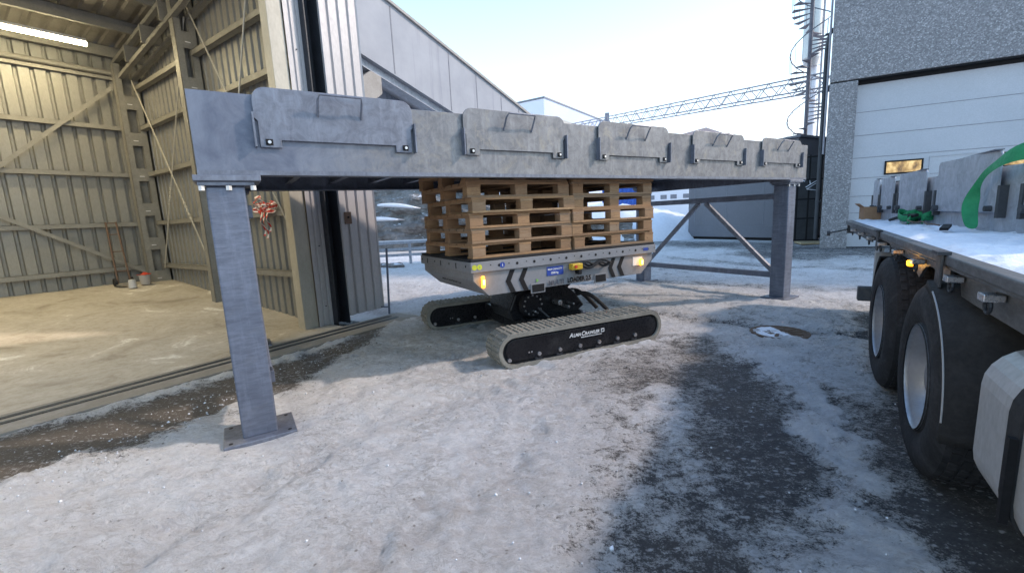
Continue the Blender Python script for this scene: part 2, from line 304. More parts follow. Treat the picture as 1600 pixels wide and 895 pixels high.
# ------------------------------------------------------------------ mesh helper
class G:
    def __init__(s): s.v = []; s.f = []
    def add(s, vs, fs):
        o = len(s.v); s.v += [tuple(p) for p in vs]; s.f += [tuple(o+i for i in f) for f in fs]; return s
    def box(s, x0, x1, y0, y1, z0, z1, m=None):
        vs = [Vector((x, y, z)) for z in (z0, z1) for y in (y0, y1) for x in (x0, x1)]
        if m is not None: vs = [m @ p for p in vs]
        return s.add(vs, [(0, 2, 3, 1), (4, 5, 7, 6), (0, 1, 5, 4), (2, 6, 7, 3), (0, 4, 6, 2), (1, 3, 7, 5)])
    def bar(s, a, b, w, h=None, up=(0, 0, 1)):
        a = Vector(a); b = Vector(b); h = h or w; d = (b-a); L = d.length; d.normalize(); upv = Vector(up)
        if abs(d.dot(upv)) > .98: upv = Vector((1, 0, 0))
        sx = d.cross(upv).normalized(); sz = sx.cross(d)
        m = Matrix(((d.x, sx.x, sz.x, a.x), (d.y, sx.y, sz.y, a.y), (d.z, sx.z, sz.z, a.z), (0, 0, 0, 1)))
        return s.box(0, L, -w/2, w/2, -h/2, h/2, m)
    def tube(s, pts, r, n=8, cap=True):
        pts = [Vector(p) for p in pts]; rs = r if hasattr(r, '__len__') else [r]*len(pts)
        rings = []; prev = None
        for i, p in enumerate(pts):
            d = (pts[min(i+1, len(pts)-1)]-pts[max(i-1, 0)]).normalized()
            if prev is None:
                u = d.cross(Vector((0, 0, 1)) if abs(d.z) < .9 else Vector((1, 0, 0))).normalized()
            else: u = (prev-d*prev.dot(d)).normalized()
            prev = u; w_ = d.cross(u)
            rings.append([p+(u*math.cos(2*math.pi*k/n)+w_*math.sin(2*math.pi*k/n))*rs[i] for k in range(n)])
        vs = [q for rg in rings for q in rg]; fs = []
        for i in range(len(rings)-1):
            for k in range(n): fs.append((i*n+k, i*n+(k+1) % n, (i+1)*n+(k+1) % n, (i+1)*n+k))
        if cap: fs += [tuple(range(n))[::-1], tuple((len(rings)-1)*n+k for k in range(n))]
        return s.add(vs, fs)
    def cyl(s, a, b, r, n=16): return s.tube([a, b], r, n)
    def prism(s, prof, ax, a, b):
        # prof: list of 2D points; ax: 'x','y','z' extrusion axis
        def P(p, t): return {'x': (t, p[0], p[1]), 'y': (p[0], t, p[1]), 'z': (p[0], p[1], t)}[ax]
        n = len(prof); vs = [P(p, a) for p in prof]+[P(p, b) for p in prof]
        return s.add(vs, [tuple(range(n))[::-1], tuple(range(n, 2*n))]+[(i, (i+1) % n, n+(i+1) % n, n+i) for i in range(n)])
    def lathe(s, prof, c, ax='y', n=40):
        # prof: (axial, radius) pairs, closed profile ring ; centre c
        vs = []; m = len(prof)
        for k in range(n):
            t = 2*math.pi*k/n; cs, sn = math.cos(t), math.sin(t)
            for a, r in prof:
                q = {'y': (r*cs, a, r*sn), 'x': (a, r*cs, r*sn), 'z': (r*cs, r*sn, a)}[ax]
                vs.append((c[0]+q[0], c[1]+q[1], c[2]+q[2]))
        fs = []
        for k in range(n):
            k2 = (k+1) % n
            for i in range(m-1): fs.append((k*m+i, k*m+i+1, k2*m+i+1, k2*m+i))
        return s.add(vs, fs)
    def grid(s, P):   # P[i][j] points
        n, m = len(P), len(P[0])
        return s.add([p for r in P for p in r], [(i*m+j, i*m+j+1, (i+1)*m+j+1, (i+1)*m+j) for i in range(n-1) for j in range(m-1)])
    def build(s, name, mat, parent=None, bevel=0, smooth=False, label=None, solid=0, kind=None):
        me = bpy.data.meshes.new(name); me.from_pydata(s.v, [], s.f); me.validate()
        bm = bmesh.new(); bm.from_mesh(me); bmesh.ops.recalc_face_normals(bm, faces=bm.faces); bm.to_mesh(me); bm.free()
        o = bpy.data.objects.new(name, me); COL.objects.link(o)
        me.materials.append(M[mat] if isinstance(mat, str) else mat)
        if parent is not None: o.parent = parent
        if smooth:
            for p in me.polygons: p.use_smooth = True
        if solid:
            md = o.modifiers.new('solid', 'SOLIDIFY'); md.thickness = solid; md.offset = 0
        if bevel:
            md = o.modifiers.new('bevel', 'BEVEL'); md.width = bevel; md.segments = 2; md.limit_method = 'ANGLE'; md.angle_limit = R(40)
        if label: o['label'] = label
        if kind: o['kind'] = kind
        return o

def corr(x0, x1, z0, z1, pitch=.2, depth=.035, flat=.6, axis='x', at=0., zf=None, slope=.15):
    """trapezoid profiled sheet; ribs run along z; axis: running direction; at: plane offset"""
    g = G(); xs = []; x = x0
    while x < x1-1e-6:
        for fx, d in ((0, 0), (flat, 0), (flat+slope*.5, depth), (1-slope*.5, depth)):
            xx = x+fx*pitch
            if xx < x1: xs.append((xx, d))
        x += pitch
    xs.append((x1, 0))
    zs = [z0, z1] if zf is None else None
    def P(xx, d, z): return (xx, at+d, z) if axis == 'x' else (at+d, xx, z)
    rows = [[P(a, d, z0) for a, d in xs], [P(a, d, (z1 if zf is None else zf(a))) for a, d in xs]]
    g.grid(rows); return g

def empty(name, loc, rot=0, label=None, cat=None, group=None):
    o = bpy.data.objects.new(name, None); COL.objects.link(o); o.location = loc; o.rotation_euler = (0, 0, R(rot)); o.empty_display_size = .2
    if label: o['label'] = label
    if cat: o['category'] = cat
    if group: o['group'] = group
    return o
def tag(o, label, cat, group=None):
    o['label'] = label; o['category'] = cat
    if group: o['group'] = group
    return o
def copy_tree(o, parent=None):
    c = o.copy(); COL.objects.link(c)
    if parent is not None: c.parent = parent
    for ch in list(o.children): copy_tree(ch, c)
    return c
def text(name, s, size, mat, parent, loc, rot=(90, 0, 0), ext=.0008, xs=1., shear=0, bold=0., align='LEFT'):
    cu = bpy.data.curves.new(name, 'FONT'); cu.body = s; cu.size = size; cu.extrude = ext; cu.offset = bold; cu.shear = shear; cu.align_x = align; cu.resolution_u = 3
    t = bpy.data.objects.new(name, cu); COL.objects.link(t)
    dg = bpy.context.evaluated_depsgraph_get(); me = bpy.data.meshes.new_from_object(t.evaluated_get(dg))
    bpy.data.objects.remove(t); bpy.data.curves.remove(cu)
    o = bpy.data.objects.new(name, me); COL.objects.link(o); me.materials.clear(); me.materials.append(M[mat])
    o.parent = parent; o.location = loc; o.rotation_euler = tuple(R(a) for a in rot); o.scale = (xs, 1, 1)
    return o

# ------------------------------------------------------------------ numpy noise
_rs = np.random.RandomState(3); _L = _rs.rand(257, 257); _L[256] = _L[0]; _L[:, 256] = _L[:, 0]
def vnoise(x, y):
    x = x % 256; y = y % 256; i = x.astype(int); j = y.astype(int); fx = x-i; fy = y-j
    fx = fx*fx*(3-2*fx); fy = fy*fy*(3-2*fy)
    return (_L[i, j]*(1-fx)+_L[i+1, j]*fx)*(1-fy)+(_L[i, j+1]*(1-fx)+_L[i+1, j+1]*fx)*fy
def fbm(x, y, sc, oc=5, g=.55):
    a = 1; t = 0; n = 0
    for k in range(oc):
        t = t+a*vnoise(x*sc*2**k+17.3*k+91, y*sc*2**k+7.7*k+53); n += a; a *= g
    return t/n
def seg_d(px, py, poly):
    d = np.full(px.shape, 1e9); ins = np.zeros(px.shape, bool); n = len(poly)
    for i in range(n):
        ax, ay = poly[i]; bx, by = poly[(i+1) % n]
        vx, vy = bx-ax, by-ay; t = np.clip(((px-ax)*vx+(py-ay)*vy)/(vx*vx+vy*vy+1e-9), 0, 1)
        d = np.minimum(d, np.hypot(px-ax-t*vx, py-ay-t*vy))
        c = ((ay > py) != (by > py)) & (px < (bx-ax)*(py-ay)/(by-ay+1e-12)+ax); ins ^= c
    return np.where(ins, d, -d)
def pmask(x, y, poly, soft): return np.clip(seg_d(x, y, poly)/soft*.5+.5, 0, 1)
def line_d(x, y, pts):
    d = np.full(x.shape, 1e9)
    for (ax, ay), (bx, by) in zip(pts[:-1], pts[1:]):
        vx, vy = bx-ax, by-ay; t = np.clip(((x-ax)*vx+(y-ay)*vy)/(vx*vx+vy*vy+1e-9), 0, 1)
        d = np.minimum(d, np.hypot(x-ax-t*vx, y-ay-t*vy))
    return d

PA = [(-4.05, 3.0), (-3.94, 3.15), (-3.54, 3.62), (-3.04, 4.21), (-2.48, 5.08), (-2.02, 6.37), (-1.8, 6.1), (-1.86, 5.29), (-2.03, 4.08), (-2.12, 3.78), (-2.41, 3.68), (-2.47, 3.35), (-2.63, 3.02), (-2.94, 2.9), (-3.19, 2.84), (-3.16, 2.68), (-3.18, 2.48), (-3.6, 1.9), (-4.6, 2.3)]
PB = [(1.55, 3.6), (2.08, 4.22), (2.43, 4.17), (2.2, 3.52), (2.03, 3.04), (1.85, 2.51), (1.67, 2.08), (1.51, 1.9), (1.24, 1.77), (1.03, 1.65), (0.83, 1.40), (0.2, 1.3), (0.19, 1.7), (0.59, 2.01), (0.99, 2.59)]
PC = [(1.75, 5.03), (2.13, 5.13), (2.42, 4.86), (1.88, 3.88), (1.37, 3.55), (1.08, 3.66), (1.34, 4.33)]
PD = [(0.56, 4.4), (1.34, 4.54), (1.32, 3.63), (0.97, 2.59), (0.61, 2.05), (0.33, 1.8), (0.11, 2.04), (0.25, 2.37), (0.67, 3.08), (0.51, 3.59)]
PE = [(2.4, 3.36), (2.54, 3.42), (2.21, 2.64), (2.04, 2.56)]
PF = [(2.58, 3.41), (2.72, 2.97), (2.13, 2.19), (2.21, 2.44), (2.42, 3.0)]
PG = [(2.04, 2.21), (2.09, 2.09), (2.9, 3.1), (4.5, 5.6), (6, 5), (3.5, 0.5), (1.6, 1.0), (1.68, 1.64), (1.8, 1.92)]
PH = [(8.08, 15.72), (11.66, 14.58), (14, 13), (12, 9.5), (9.29, 11.6), (7.54, 11.39), (7.01, 13.63)]
PI_ = [(6.82, 23.12), (8.16, 20.19), (10.95, 16.96), (9.54, 14.77), (7.04, 17.1), (5.79, 19.61)]

def make_ground():
    def axis(segs):
        out = []
        for a, b, st in segs: out += list(np.arange(a, b, st))
        return np.array(out+[segs[-1][1]])
    xs = axis([(-900, -60, 60), (-60, -14, 3), (-14, -5, .5), (-5, 5, .03), (5, 14, .2), (14, 60, 3), (60, 900, 60)])
    ys = axis([(-200, -6, 10), (-6, .8, .5), (.8, 8.5, .03), (8.5, 14, .08), (14, 30, .4), (30, 80, 4), (80, 1500, 80)])
    X, Y = np.meshgrid(xs, ys, indexing='ij')
    near = np.clip((22-np.hypot(X, Y))/10, 0, 1)
    jx = X+(fbm(X, Y, 2.6, 6, .7)-.5)*.55; jy = Y+(fbm(X+40, Y, 2.6, 6, .7)-.5)*.55
    s = np.full(X.shape, .80)
    s += (fbm(X, Y, .55, 4)-.5)*.35
    for P_, so_, am in ((PA, .10, .66), (PB, .2, .56), (PC, .16, .42), (PD, .22, .26), (PE, .06, .42), (PF, .10, .45), (PG, .18, .75), (PH, .6, .45), (PI_, .8, .4)):
        s -= am*pmask(jx, jy, P_, so_)
    s += .24*np.clip((.9-X)/1.4, 0, 1)*np.clip(seg_d(X, Y, PA)*-2, 0, 1)
    # cross pattern of tyre tracks that circle in the yard
    for pts, wd, am in (([(5.5, 4.2), (3.2, 5.2), (1.9, 6.6), (-.8, 9.6), (-3, 14)], .13, .22), ([(2.6, 4.3), (2.2, 3.2), (1.75, 2.1), (1.1, .9)], .12, -.35),
                        ([(7, 6.5), (4, 8.3), (2, 10), (0, 13)], .2, .22), ([(6, 9), (5, 11), (2.5, 13), (0, 16)], .25, .2), ([(9, 8), (6.5, 10.5), (5, 13.5)], .25, .25),
                        ([(.9, 1.2), (1.0, 2.6), (1.25, 3.7), (1.7, 4.6)], .10, -.22), ([(3.4, 6.2), (2.8, 5.4), (2.45, 4.7)], .1, .12)):
        s -= am*np.exp(-(line_d(jx, jy, pts)/wd)**2)
    s -= .25*np.clip(fbm(X, Y, .9, 5)-.55, 0, 1)*4*near*np.clip((Y-5)/4, 0, 1)
    brown = pmask(jx, jy, PA, .12)+.45*pmask(jx, jy, PC, .3)+.25*pmask(jx, jy, PD, .3)+.3*pmask(jx, jy, PF, .3)
    brown += .8*np.clip((fbm(X+9, Y+3, 1.1, 4)-.55)*6, 0, 1)*np.clip((X+.5)*.5, 0, 1)*.4
    dirt = np.clip((fbm(X+5, Y, .8, 5)-.44)*3.0, 0, 1)*.55+.45*np.exp(-(line_d(jx, jy, [(-1.1, 5.4), (-.3, 3.9), (.6, 3.7), (1.6, 4.3)])/.5)**2)+.3*pmask(jx, jy, PD, .5)
    dirt += .3*np.clip((Y-5)/3, 0, 1)*np.clip((fbm(X, Y, .6, 4)-.45)*4, 0, 1)
    for pts in ([(-2.2, 1.3), (-1.2, 2.9), (0.1, 4.0)], [(-1.4, .9), (-.3, 2.2), (.5, 3.6)], [(-2.4, 5.2), (-1.2, 4.9), (-.2, 4.5)]):
        d_ = line_d(jx*.6+X*.4, jy*.6+Y*.4, pts); dirt += .30*np.exp(-((d_-.15)/.05)**2)+.14*np.exp(-(d_/.14)**4)
    # height
    Z = (fbm(X, Y, .35, 3)-.5)*.05*near
    amp = np.clip(s, 0, 1)
    lump = (fbm(X, Y, 3.2, 6, .65)-.5)*.075+(np.abs(fbm(X+20, Y+20, 9, 4, .65)-.5))*.06
    rdg = (.5-np.abs(fbm(X*.8+Y*.6, Y*.8-X*.6, 5.5, 5, .6)-.5)*6)*.016
    Z += (lump+rdg)*np.clip(amp*1.2-.1, 0, 1)*near
    Z += .022*np.clip((amp-.45)*4, 0, 1)*near
    for pts, wd, dp in (([(-2.2, 1.3), (-1.2, 2.9), (0.1, 4.0)], .16, .018), ([(-1.4, .9), (-.3, 2.2), (.5, 3.6)], .16, .014), ([(2.6, 4.3), (2.2, 3.2), (1.75, 2.1)], .2, .012),
                        ([(-2.4, 5.2), (-1.2, 4.9), (-.2, 4.5)], .2, .02), ([(5.5, 4.2), (3.2, 5.2), (1.9, 6.6)], .2, .02)):
        d = line_d(jx, jy, pts); t = (X*.6+Y)
        Z -= 1.5*dp*np.exp(-(d/wd)**4)*near*(1+.45*np.sin(t*62)*np.sin(d*90))
    Z += .05*np.exp(-(line_d(jx, jy, [(-3.3, 2.0), (-2.9, 2.85), (-2.3, 3.5), (-2.0, 4.4), (-1.65, 6.2)])/.22)**2)*fbm(X, Y, 4, 4)
    for cx, cy in ((-1.92, 3.08), (4.32, 6.98)):
        rr_ = np.hypot(X-cx, Y-cy); Z += .035*np.exp(-((rr_-.36)/.09)**2)*fbm(X, Y, 7, 4)
    # keep level under feet, tracks and wheels
    def flat(cx, cy, r):
        nonlocal Z
        k_ = np.clip(1.6-np.hypot(X-cx, Y-cy)/r, 0, 1); Z = Z*(1-k_)-.002*k_
    for c_ in ((-1.92, 3.08, .3), (4.32, 6.98, .3), (2.85, 9.45, .3), (-3.2, 5.6, .3), (2.3, 2.0, .4), (2.95, 3.1, .4)): flat(*c_)
    # keep below hall floor
    a = R(54.5); dx, dy = X+2.91, Y-6.46; hu = dx*math.cos(a)+dy*math.sin(a); hv = -dx*math.sin(a)+dy*math.cos(a)
    ins = np.clip((hv+1.0)/.10, 0, 1)*np.clip((1.15-hu)/.1, 0, 1); Z = Z*(1-ins)-.05*ins
    s = np.where((hv > -.7) & (hu < .6), .1, s)
    n, m = X.shape
    me = bpy.data.meshes.new('ground'); co = np.stack([X, Y, Z], -1).reshape(-1, 3)
    idx = np.arange(n*m).reshape(n, m)
    q = np.stack([idx[:-1, :-1], idx[1:, :-1], idx[1:, 1:], idx[:-1, 1:]], -1).reshape(-1, 4)
    me.vertices.add(n*m); me.vertices.foreach_set('co', co.ravel()); me.loops.add(q.size); me.loops.foreach_set('vertex_index', q.ravel().astype(np.int32))
    me.polygons.add(len(q)); me.polygons.foreach_set('loop_start', np.arange(0, q.size, 4, dtype=np.int32)); me.polygons.foreach_set('loop_total', np.full(len(q), 4, np.int32))
    me.update(); me.validate()
    for nm, ar in (('snow', s), ('dirt', dirt), ('brown', brown)):
        at = me.attributes.new(nm, 'FLOAT', 'POINT'); at.data.foreach_set('value', np.clip(ar, -.3, 1.3).astype(np.float32).ravel())
    for p in me.polygons: p.use_smooth = True
    o = bpy.data.objects.new('ground', me); COL.objects.link(o); me.materials.append(M['ground']); o['kind'] = 'structure'
make_ground()

# ------------------------------------------------------------------ the open steel hall
HO = (-2.91, 6.46, 0); HR = 54.5
hall = empty('storage_hall', HO, HR, 'open steel storage hall with profiled sheet walls and lit yellowish interior', 'hall')
XL = -9.0; YB = 6.05; ROOF = lambda y: 5.02+(YB-y)*.113
def make_hall():
    b = hall
    corr(XL, .06, -.05, 5.1, .215, .06, .66, 'x', YB-.02).build('back_wall', 'sheet_in', b, solid=.003)
    corr(0, YB, -.1, 5.8, .205, .045, .62, 'y', .03).build('side_wall', 'sheet_in', b, solid=.003)
    corr(0, YB, -.1, 5.9, .205, .045, .62, 'y', XL).build('side_wall', 'sheet_in', b, solid=.003)
    # outer skin
    corr(0.05, YB+.3, -.1, 5.9, .205, .035, .62, 'y', .27).build('outer_cladding', 'sheet_white', b, solid=.003)
    # roof sheet: ribs along y
    g = G(); rows = [[], []]; x = XL
    while x < .5:
        for fx, d in ((0, 0), (.55, 0), (.63, .045), (.92, .045)):
            rows[0].append((x+fx*.25, -.45, ROOF(-.45)+.2+d)); rows[1].append((x+fx*.25, YB+.3, ROOF(YB+.3)+.2+d))
        x += .25
    g.grid(rows).build('roof', 'sheet_roof', b, solid=.004)
    # purlins
    for y in (5.85, 4.65, 3.45, 2.25, 1.05, .1):
        z = ROOF(y); g = G(); g.box(XL, 0, y-.03, y-.022, z, z+.19); g.box(XL, 0, y-.03, y+.05, z-.008, z); g.box(XL, 0, y-.03, y+.05, z+.182, z+.19)
        g.build('purlin', 'inner_steel', b)
    # girts (C sections) on the back and side walls
    for z in (.79, 1.71, 2.73, 3.67, 4.45):
      if z < 4:
        g = G(); g.box(XL, -.02, YB-.13, YB-.03, z-.045, z-.037); g.box(XL, -.02, YB-.12, YB-.112, z-.045, z+.045); g.box(XL, -.02, YB-.12, YB-.03, z+.037, z+.045)
        g.build('girt', 'inner_steel', b)
      g = G(); g.box(-.12, -.02, .1, YB-.12, z-.045, z-.037); g.box(-.12, -.112, .1, YB-.12, z-.045, z+.045); g.box(-.12, -.02, .1, YB-.12, z+.037, z+.045)
      g.build('girt', 'inner_steel', b)
    g = G(); g.tube([(XL, YB-.14, 4.74), (-.1, YB-.14, 4.74)], .05, 10); g.box(XL, 0, YB-.1, YB-.02, 4.62, 4.68); g.build('eave_beam', 'inner_steel', b)
    # battened columns
    for y, zt, z0, w_ in ((5.70, 4.9, .43, .40), (2.72, 5.3, .19, .32)):
        g = G()
        for xa in (-w_, -.13 if w_ > .35 else -.115):
            g.box(xa, xa+.11, y, y+.010, z0, zt); g.box(xa, xa+.010, y, y+.16, z0, zt); g.box(xa+.10, xa+.11, y, y+.16, z0, zt)
        z = z0
        while z < zt-.2:
            hh = .26; g.box(-w_+.10, -.11, y-.002, y+.008, z, z+hh); z += .72
        g.box(-w_+.02, -.02, y+.14, y+.15, z0, zt)
        c = g.build('column', 'inner_steel', b)
        g = G(); z = z0
        while z < zt-.2:
            g.box(-w_+.13, -w_+.21, y-.009, y-.003, z+.09, z+.105); z += .72
        g.build('batten_mark', 'white_paint', c)
    # rafter truss along the side
    g = G()
    for dz in (0, -.34):
        g.bar((-.30, YB-.1, ROOF(YB)-.06+dz), (-.30, -.1, ROOF(-.1)-.06+dz), .08, .07); g.bar((-.08, YB-.1, ROOF(YB)-.06+dz), (-.08, -.1, ROOF(-.1)-.06+dz), .08, .07)
    y = .2
    while y < YB-.2:
        g.bar((-.24, y, ROOF(y)-.09), (-.24, y, ROOF(y)-.40), .05, .3); y += .95
    g.build('rafter', 'inner_steel', b)
    # braces
    g = G(); g.bar((-4.1, YB-.16, 1.0), (-.25, YB-.16, 4.62), .07, .012, (0, 1, 0)); g.build('brace', 'inner_steel', b)
    g = G(); g.bar((-4.3, YB-.17, 3.2), (-.3, YB-.17, .62), .07, .012, (0, 1, 0)); g.build('brace', 'inner_steel', b)
    for p in (((-.15, 5.65, 4.6), (-.15, 2.9, .5)), ((-.15, 2.72, 5.0), (-.15, 5.55, .75)), ((-.15, 2.6, 5.15), (-.15, .3, 1.6)), ((-.15, .35, 5.3), (-.15, 2.6, .6))):
        g = G(); g.tube(p, .013, 6); a_, b_ = Vector(p[0]), Vector(p[1]); mid = a_.lerp(b_, .62); d = (b_-a_).normalized()
        for k in range(5): g.tube([mid+d*(k*.09), mid+d*(k*.09+.05)], .022, 6)
        g.build('tie_rod', 'trim_cream', b)
    # gate jamb: trim, profiled return, dark recess of the steel column, folded door leaf
    G().box(-.24, -.03, -.02, .16, -.02, 5.6).build('corner_trim', 'trim_cream', b, bevel=.006)
    corr(-.028, .20, -.02, 5.6, .095, .02, .62, 'x', -.045).build('jamb_sheet', 'sheet_white', b, solid=.003)
    g = G(); g.box(.20, .215, -.16, .12, -.02, 5.6); g.box(.215, .40, .06, .075, -.02, 5.6); g.box(.40, .415, -.16, .12, -.02, 5.6); g.build('gate_column', 'dark_paint', b)
    G().box(-.30, .415, .12, .28, 5.6, 5.85).build('lintel_end', 'trim_cream', b)
    g = corr(.415, 1.08, .10, 5.5, .17, .028, .56, 'x', -.16); lf = g.build('gate_leaf', 'sheet_white', b, solid=.04)
    G().box(.405, .50, -.205, -.165, .10, 5.5).build('leaf_edge', 'sheet_white', lf, bevel=.004)
    g = G(); g.box(.46, .58, -.222, -.208, 1.50, 1.68); g.build('lock_plate', 'rust', lf, bevel=.004)
    g = G(); g.cyl((.52, -.235, 1.60), (.52, -.222, 1.60), .015, 10); g.build('lock_knob', 'black', lf)
    g = G()
    for z in (.45, 1.9, 3.2, 4.6):
        for x in (.62, .80): g.cyl((x, -.176, z), (x, -.170, z), .009, 8)
    for z in (.3, 1.2, 2.6, 3.9): g.cyl((.10, -.060, z), (.10, -.047, z), .009, 8)
    g.build('rivets', 'dark_paint', lf)
    # header above the opening
    corr(XL, -.24, 5.25, 5.75, .2, .03, .6, 'x', -.05).build('header', 'sheet_white', b, solid=.004)
make_hall()
# hall floor: uneven dirt and trampled snow that rises towards the back
def hall_floor():
    n, m = 130, 90; P = []
    xs = np.linspace(XL, .15, n); ys = np.linspace(-.42, YB+.05, m); X, Y = np.meshgrid(xs, ys, indexing='ij')
    Z = .006+np.clip(Y, 0, 9)*.078+(fbm(X, Y, 1.1, 4)-.5)*.05*np.clip(Y/1.5, 0, 1)+(fbm(X, Y, 5, 4)-.5)*.02*np.clip(Y, 0, 1)
    for i in range(n): P.append([(X[i, j], Y[i, j], Z[i, j]) for j in range(m)])
    o = G().grid(P).build('floor', 'floor', None, smooth=True, kind='structure'); o.location = HO; o.rotation_euler = (0, 0, R(HR))
hall_floor()
rail = empty('gate_track', HO, HR, 'pair of dark sunken rails set in a concrete strip across the hall opening', 'rail')
G().box(XL, 1.12, -.97, -.40, -.05, .016).build('concrete_strip', 'strip', rail)
for y in (-.53, -.69):
    g = G(); g.box(XL, .9, y-.022, y+.022, .0, .021); g.build('rail', 'dark_paint', rail)
    g = G(); g.box(XL, .9, y+.022, y+.034, .0, .026); g.build('rail_lip', 'inner_steel', rail)

def hall_lamp(x0, x1, y, z, lab, e):
    t = empty('strip_lamp', (0, 0, 0), 0, lab, 'lamp', 'strip lamps under the hall roof')
    a = R(HR); c = ((x0+x1)/2, y); t.location = (HO[0]+c[0]*math.cos(a)-c[1]*math.sin(a), HO[1]+c[0]*math.sin(a)+c[1]*math.cos(a), z); t.rotation_euler = (0, 0, a)
    L = (x1-x0)/2
    G().box(-L, L, -.05, .05, .03, .08).build('lamp_housing', 'white_plastic', t, bevel=.01)
    G().tube([(-L, 0, 0), (L, 0, 0)], .042, 10).build('lamp_tube', 'tube', t)
    ld = bpy.data.lights.new('strip_light', 'AREA'); ld.shape = 'RECTANGLE'; ld.size = 2*L; ld.size_y = .12; ld.energy = e; ld.color = (1, .80, .46)
    lo = bpy.data.objects.new('strip_light', ld); COL.objects.link(lo); lo.parent = t; lo.location = (0, 0, -.05)
hall_lamp(-2.9, -.92, 4.95, 4.92, 'glowing strip lamp under the hall roof at the upper left', 32)
hall_lamp(-6.6, -4.6, 4.95, 4.92, 'glowing strip lamp under the hall roof further left out of view', 45)
hall_lamp(-3.6, -1.6, 1.5, 5.36, 'glowing strip lamp under the hall roof near the opening', 34)
hall_lamp(-7.2, -5.2, 1.5, 5.36, 'glowing strip lamp under the hall roof near the opening at far left', 38)

# barrier tape bundle on a girt
def tape():
    g = G(); rnd = random.Random(4)
    def ribbon(pts, w_, tw=0.):
        a, b_ = [], []
        for i, p in enumerate(pts):
            p = Vector(p); t = tw*i; d = Vector((math.sin(t)*.35, math.cos(t), .5*math.sin(t*1.7)))*w_/2
            a.append(p+d); b_.append(p-d)
        g.grid([a, b_])
    for k in range(11):
        cy, cz = rnd.uniform(-.30, .16), rnd.uniform(.02, .15); r = rnd.uniform(.06, .13); ph = rnd.uniform(0, 6)
        ribbon([(-.06+rnd.uniform(-.05, .03)+.03*math.sin(a_*2+ph), cy+r*1.3*math.cos(a_*.5+ph), cz+r*.7*math.sin(a_*.5+ph)) for a_ in range(14)], .07, .35)
    for y0, ln in ((-.12, .34), (-.02, .44), (.06, .40)):
        ribbon([(-.10+.015*math.sin(i*1.1), y0+.03*math.sin(i*.6), .02-ln*i/9) for i in range(10)], .06, .22)
    o = g.build('barrier_tape', 'tape', None, solid=.001); tag(o, 'bundle of red and white barrier tape hanging on a wall rail inside the hall', 'barrier tape')
    a = R(HR); x, y = -.10, .85; o.location = (HO[0]+x*math.cos(a)-y*math.sin(a), HO[1]+x*math.sin(a)+y*math.cos(a), 1.76); o.rotation_euler = (0, 0, a)
tape()
def hall_clutter():
    a = R(HR)
    def W(x, y, z=0): return (HO[0]+x*math.cos(a)-y*math.sin(a), HO[1]+x*math.sin(a)+y*math.cos(a), z)
    t = empty('hand_truck', W(-.85, 5.62, .46), HR, 'tall thin hand truck leaning against the back wall of the hall', 'hand truck')
    g = G()
    for x in (-.10, .10): g.tube([(x, 0, .05), (x*.8, .18, 1.30)], .016, 8)
    for z in (.3, .7, 1.05, 1.28): g.tube([(-.10, .02+z*.13, z), (.10, .02+z*.13, z)], .011, 6)
    g.build('frame', 'rust', t); G().box(-.14, .14, -.16, .02, .02, .035).build('toe_plate', 'inner_steel', t)
    for x in (-.13, .13):
        wh = G().lathe([(-.02, .02), (-.025, .08), (.025, .08), (.02, .02)], (x, .06, .08), 'x', 16).build('wheel', 'rubber', t)
    g = G(); g.lathe([(0, .001), (0, .085), (.20, .10), (.20, .09), (.02, .075), (.02, .001)], (0, 0, 0), 'z', 18)
    b_ = g.build('bucket', 'conc'); b_.location = W(-.55, 5.45, .45); tag(b_, 'grey bucket holding a red rag on the hall floor near the corner column', 'bucket')
    g = G(); rr = random.Random(2); P = []
    for i in range(9):
        P.append([((i-4)*.022, (j-4)*.022, .20+.05*math.exp(-((i-4)**2+(j-4)**2)/9)+rr.uniform(-.015, .015)) for j in range(9)])
    r_ = g.grid(P).build('rag', 'red', None, smooth=True, solid=.004); r_.location = W(-.55, 5.45, .45); tag(r_, 'crumpled red rag lying in the bucket inside the hall', 'rag')
    g = G(); g.lathe([(0, .001), (0, .07), (.16, .06), (.17, .02), (.17, .001)], (0, 0, 0), 'z', 14)
    c_ = g.build('canister', 'white_plastic'); c_.location = W(-.82, 5.25, .43); tag(c_, 'small white canister standing in front of the hand truck', 'canister')
hall_clutter()

